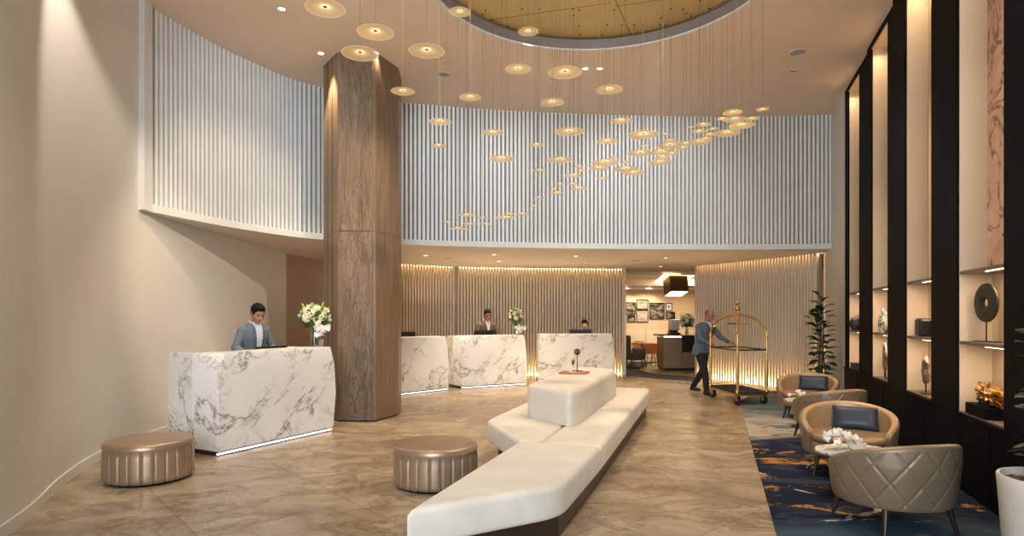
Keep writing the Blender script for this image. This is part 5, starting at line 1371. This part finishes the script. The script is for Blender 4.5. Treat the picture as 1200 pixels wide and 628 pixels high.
for x, y, lab in ((735, 343.5, 'lounge downlight above the framed pictures'), (762, 343.5, 'lounge downlight above the largest framed picture')):
    p = atY(x, y, 20.7); downlight(p.x, 0, 2.62, lab, True, r=0.06, power=60, angle=90, Y=20.7, group='lounge downlights', target=(p.x, 21.5, 1.6))
def grille(px, py, zc, r, label):
    p = at(px, py, zc); e = empty('ceiling_speaker', (p.x, p.y, zc), 0, label, 'speaker', 'round ceiling grilles')
    bm = BM(); lathe(bm, [(0, -0.006), (r * 0.9, -0.006), (r * 0.9, -0.001), (0, -0.001)], 32); mk('grille', bm, M['speaker'], e, smooth=40)
    t = BM(); lathe(t, [(r * 0.9, -0.001), (r, -0.001), (r, -0.008), (r * 0.9, -0.010), (r * 0.9, -0.001)], 32)
    for f in [f for f in t.faces if len(f.verts) > 4]: t.faces.remove(f)
    mk('bezel', t, M['white'], e, smooth=40)
grille(520, 87, CEIL, 0.11, 'round ceiling speaker grille between the column and the gold recess')
grille(935, 61, CEIL, 0.12, 'large round ceiling speaker grille above the pendants towards the shelving')
grille(930, 83, CEIL, 0.06, 'small round ceiling detector beside the large speaker grille')
grille(525, 302.5, SOF, 0.08, 'round soffit grille near the column-side desk')
grille(745, 305, SOF, 0.09, 'round soffit grille before the lounge opening')

# ------------------------------------------------------------------ pendants
PEN = {'over': [(381, 10, 46), (440, 38, 43), (422, 63, 43), (500, 60, 42), (472, 107, 28), (539, 14, 25), (551, 114, 26)],
 'gold': [(619, 37, 24), (607, 81, 31), (662, 85, 40), (714, 105, 31), (647, 120, 28)],
 'mid': [(515.8, 142.6, 27), (514, 170.6, 18), (577.7, 155.3, 25), (588, 186, 31), (629, 169.5, 17), (667.3, 154.4, 35), (656, 187.5, 31), (632, 199.3, 15), (711.8, 165.5, 25), (728.7, 141.5, 26), (753.8, 158, 36)],
 'arc': [(719.6, 184, 11), (709, 190.5, 32), (701.7, 197, 24), (678.5, 194.5, 11), (680.5, 199.5, 13), (672.3, 205.6, 21), (705.7, 209, 13), (656.2, 215.5, 12), (650, 221.5, 12), (652.7, 226, 17), (671.5, 215.5, 15), (678.5, 220.7, 20), (631.5, 231.5, 12), (626.7, 241, 12)],
 'low': [(547.3, 252, 21), (565.7, 254.8, 13), (523.7, 260, 11), (550.2, 262.2, 18), (568.8, 262.4, 14), (536.6, 267.8, 20), (546, 269, 10), (596.3, 250.5, 13), (593.2, 255, 24), (611.8, 250.5, 15)],
 'knot': [(786, 164.5, 15), (785, 170.5, 30), (779.7, 157, 9), (753.5, 171, 10), (750.5, 179.5, 31), (732, 190, 12), (733.5, 198, 30), (743, 202.5, 26), (775, 178, 26), (787, 180, 17), (773.4, 190, 27), (776.5, 184, 18), (800.5, 173.4, 15), (804, 168, 21)],
 'rise': [(820, 166, 28), (827, 162.5, 16), (819.5, 154, 17), (824, 146, 17), (809.7, 149, 8), (835.5, 151, 12), (832, 157.4, 14), (852, 156, 31), (869, 147, 29), (858.6, 132, 22), (861, 140, 24), (846, 139, 12), (881, 139, 16), (893.6, 128, 14)]}
WHERE = {'over': 'in the loose group over the timber column', 'gold': 'against the ceiling under the gold recess', 'mid': 'in the scattered middle tier before the slats', 'arc': 'in the descending arc over the middle desks',
         'low': 'in the lowest trail before the balcony edge', 'knot': 'in the dense knot at mid arc', 'rise': 'at the rising end of the arc'}
ORD = ['first', 'second', 'third', 'fourth', 'fifth', 'sixth', 'seventh', 'eighth', 'ninth', 'tenth', 'eleventh', 'twelfth', 'thirteenth', 'fourteenth']
def shade_mesh():
    bm = BM(); n = 64
    prof = [(0.10, 0.155), (0.16, 0.125), (0.25, 0.095), (0.45, 0.058), (0.7, 0.025), (0.93, 0.004), (0.985, -0.004), (1.0, 0.0), (0.985, 0.012), (0.93, 0.018), (0.7, 0.038), (0.45, 0.07), (0.25, 0.107), (0.17, 0.137), (0.10, 0.165)]
    rows = []
    for r, z in prof: rows.append([bm.verts.new((r * math.cos(2 * PI * i / n), r * math.sin(2 * PI * i / n), z)) for i in range(n)])
    for A, B in zip(rows, rows[1:] + rows[:1]):
        for i in range(n): bm.faces.new((A[i], A[(i + 1) % n], B[(i + 1) % n], B[i]))
    bmesh.ops.recalc_face_normals(bm, faces=bm.faces[:])
    me = bpy.data.meshes.new('shade'); bm.to_mesh(me); bm.free(); smooth_me(me); me.materials.append(M['pend']); return me
def small_mesh(name, prof, mat, n=20):
    bm = BM(); lathe(bm, prof, n); bmesh.ops.recalc_face_normals(bm, faces=bm.faces[:]); me = bpy.data.meshes.new(name); bm.to_mesh(me); bm.free(); smooth_me(me); me.set_sharp_from_angle(angle=0.7); me.materials.append(mat); return me
SHD = shade_mesh()
CAP = small_mesh('brass_cap', [(0, 0.12), (0.11, 0.12), (0.12, 0.14), (0.12, 0.19), (0.07, 0.21), (0.03, 0.25), (0.03, 0.30), (0, 0.30)], M['brass_dark'])
LED = small_mesh('led_puck', [(0, 0.07), (0.10, 0.07), (0.115, 0.085), (0.115, 0.119), (0, 0.119)], M['brass_dark'])
GLW = small_mesh('led_ring', [(0, 0.112), (0.16, 0.112), (0.16, 0.122), (0, 0.122)], M['pend_led'])
CRD = small_mesh('cord', [(0.0018, 0), (0.0018, 1)], M['cord'], 6)
PORT = small_mesh('ceiling_port', [(0, 0), (0.012, 0), (0.012, -0.008), (0, -0.008)], M['dark_metal'], 12)
PLACED = []
for key, lst in PEN.items():
    for i, (px, py, w) in enumerate(sorted(lst)):
        # real sizes are 0.2 to 0.34 m discs; distance follows from size, kept inside the hanging field
        if key == 'over': D = 0.33 if w > 30 else 0.24
        elif key == 'gold': D = 0.33 if w > 30 else 0.23
        else: D = 0.33 if w > 24 else (0.24 if w > 18 else (0.17 if w > 12.5 else 0.125))
        Y = F * D / w
        lo, hi = {'over': (4.8, 7.2), 'gold': (5.5, 7.8), 'mid': (6.2, 8.6), 'arc': (6.6, 8.9), 'low': (7.4, 8.9), 'knot': (6.0, 8.6), 'rise': (6.0, 8.4)}[key]
        Y = min(max(Y, lo), hi); D = w * Y / F
        # the cords hang from ports inside the round recess; off it, from the plain ceiling
        base = Y; best = None
        for kk in range(80):
            Yt = base + (0.05 * ((kk + 1) // 2)) * (1 if kk % 2 else -1)
            if not (4.6 < Yt < 9.0): continue
            Xt = (px - CX) / F * Yt; Rt = w * Yt / F / 2; zt_ = EYE - (py - HY) / F * Yt
            if key not in ('over', 'gold') and (Vector((Xt, Yt)) - OC).length > OR_ - 0.08: continue
            if zt_ > CEIL - 0.4: continue
            bad = False
            for (x2, y2, z2, r2) in PLACED:
                d_ = math.hypot(Xt - x2, Yt - y2)
                if d_ < Rt + r2 + 0.015 and abs(zt_ - z2) < 0.3 * max(Rt, r2) + 0.02: bad = True
                if zt_ < z2 and d_ < r2 + 0.01: bad = True
                if zt_ > z2 and d_ < Rt + 0.01: bad = True
                if bad: break
            if not bad: best = Yt; break
        if best: Y = best
        X = (px - CX) / F * Y; D = w * Y / F
        PLACED.append((X, Y, EYE - (py - HY) / F * Y, D / 2))
        z = EYE - (py - HY) / F * Y
        inside = (Vector((X, Y)) - OC).length < OR_ - 0.03
        zt = GZ - 0.001 if inside else CEIL
        size = 'large' if D > 0.27 else ('medium' if D > 0.18 else 'small')
        e = empty('disc_pendant', (X, Y, z), 0, '%s frosted disc pendant, %s from the left %s' % (size, ORD[i], WHERE[key]), 'pendant lamp', 'glowing disc pendants')
        R = D / 2
        for nm, me in (('shade', SHD), ('brass_cap', CAP), ('led_puck', LED), ('led_ring', GLW)):
            o = link(nm, me, e); o.scale = (R, R, R)
        o = link('cord', CRD, e, (0, 0, 0.28 * R)); o.scale = (1, 1, zt - z - 0.28 * R)
        o = link('ceiling_port', PORT, e, (0, 0, zt - z))

# ------------------------------------------------------------------ lights
world = bpy.data.worlds.new('World'); sc.world = world; world.use_nodes = True
bg = world.node_tree.nodes['Background']; bg.inputs[0].default_value = (0.62, 0.78, 1.0, 1); bg.inputs[1].default_value = 0.18
# daylight through the glazed front behind the camera
area('front_daylight', (-0.8, -3.2, 2.9), (PI / 2, 0, 0), 5.0, 400, (0.84, 0.93, 1.0), sy=4.6, spread=2.2)
# wall washer on the curved left wall
spot((-3.15, 5.3, CEIL - 0.05), (-4.6, 6.8, 1.8), 180, 66, (1.0, 0.86, 0.72), 0.5, 0.03)
spot((0.4, 5.4, CEIL - 0.05), (-4.66, 9.9, 1.7), 620, 44, WARM)  # added spot lifting the wall under the balcony, no fitting there
for (x, y, pw) in ((-1.5, 4.4, 95), (3.0, 4.6, 90), (3.5, 7.6, 240), (-1.2, 8.6, 170), (1.2, 9.6, 200), (0.6, 3.0, 70), (1.9, 6.2, 260)):
    spot((x, y, CEIL - 0.04), (x, y, 0), pw, 95, WARM, 0.7, 0.05)
# added cool spots brightening the slatted balcony, no such fittings there
for (x, y, tx, ty, pw) in ((-1.6, 7.4, -4.0, 9.3, 95), (-0.6, 8.6, -1.0, 11.4, 100), (2.2, 9.0, 2.6, 11.9, 190), (0.2, 8.8, 0.6, 11.7, 100)):
    spot((x, y, CEIL - 0.06), (tx, ty, 3.9), pw, 75, (0.90, 0.95, 1.0), 0.9, 0.1)
area('lounge_fill_lamp', (5.6, 19.8, SOF - 0.03), (0, 0, 0), 1.2, 75, WARM2)
area('soffit_fill_light', (0.2, 15.2, 1.9), (PI, 0, 0), 5.0, 10, WARM2, sy=0.3)  # added fill aimed up to brighten the soffit, not a cove fitting
# glow of the lit recess ring
L = bpy.data.lights.new('recess_glow', 'POINT'); L.energy = 14; L.color = WARM; L.shadow_soft_size = 0.3
o = bpy.data.objects.new('recess_glow', L); COL.objects.link(o); o.location = (OC.x, OC.y - 0.3, CEIL - 0.7)

# ------------------------------------------------------------------ camera
cam = bpy.data.cameras.new('Camera'); co = bpy.data.objects.new('Camera', cam); COL.objects.link(co)
co.location = (0, 0, EYE); co.rotation_euler = (PI / 2, 0, 0)
cam.sensor_width = 36; cam.lens = 36 * F / 1200; cam.shift_y = 58 / 1200; cam.clip_end = 100
sc.camera = co
sc.view_settings.view_transform = 'Standard'; sc.view_settings.look = 'None'
sc.view_settings.exposure = 0.25; sc.view_settings.gamma = 1.0
sc.view_settings.use_curve_mapping = False
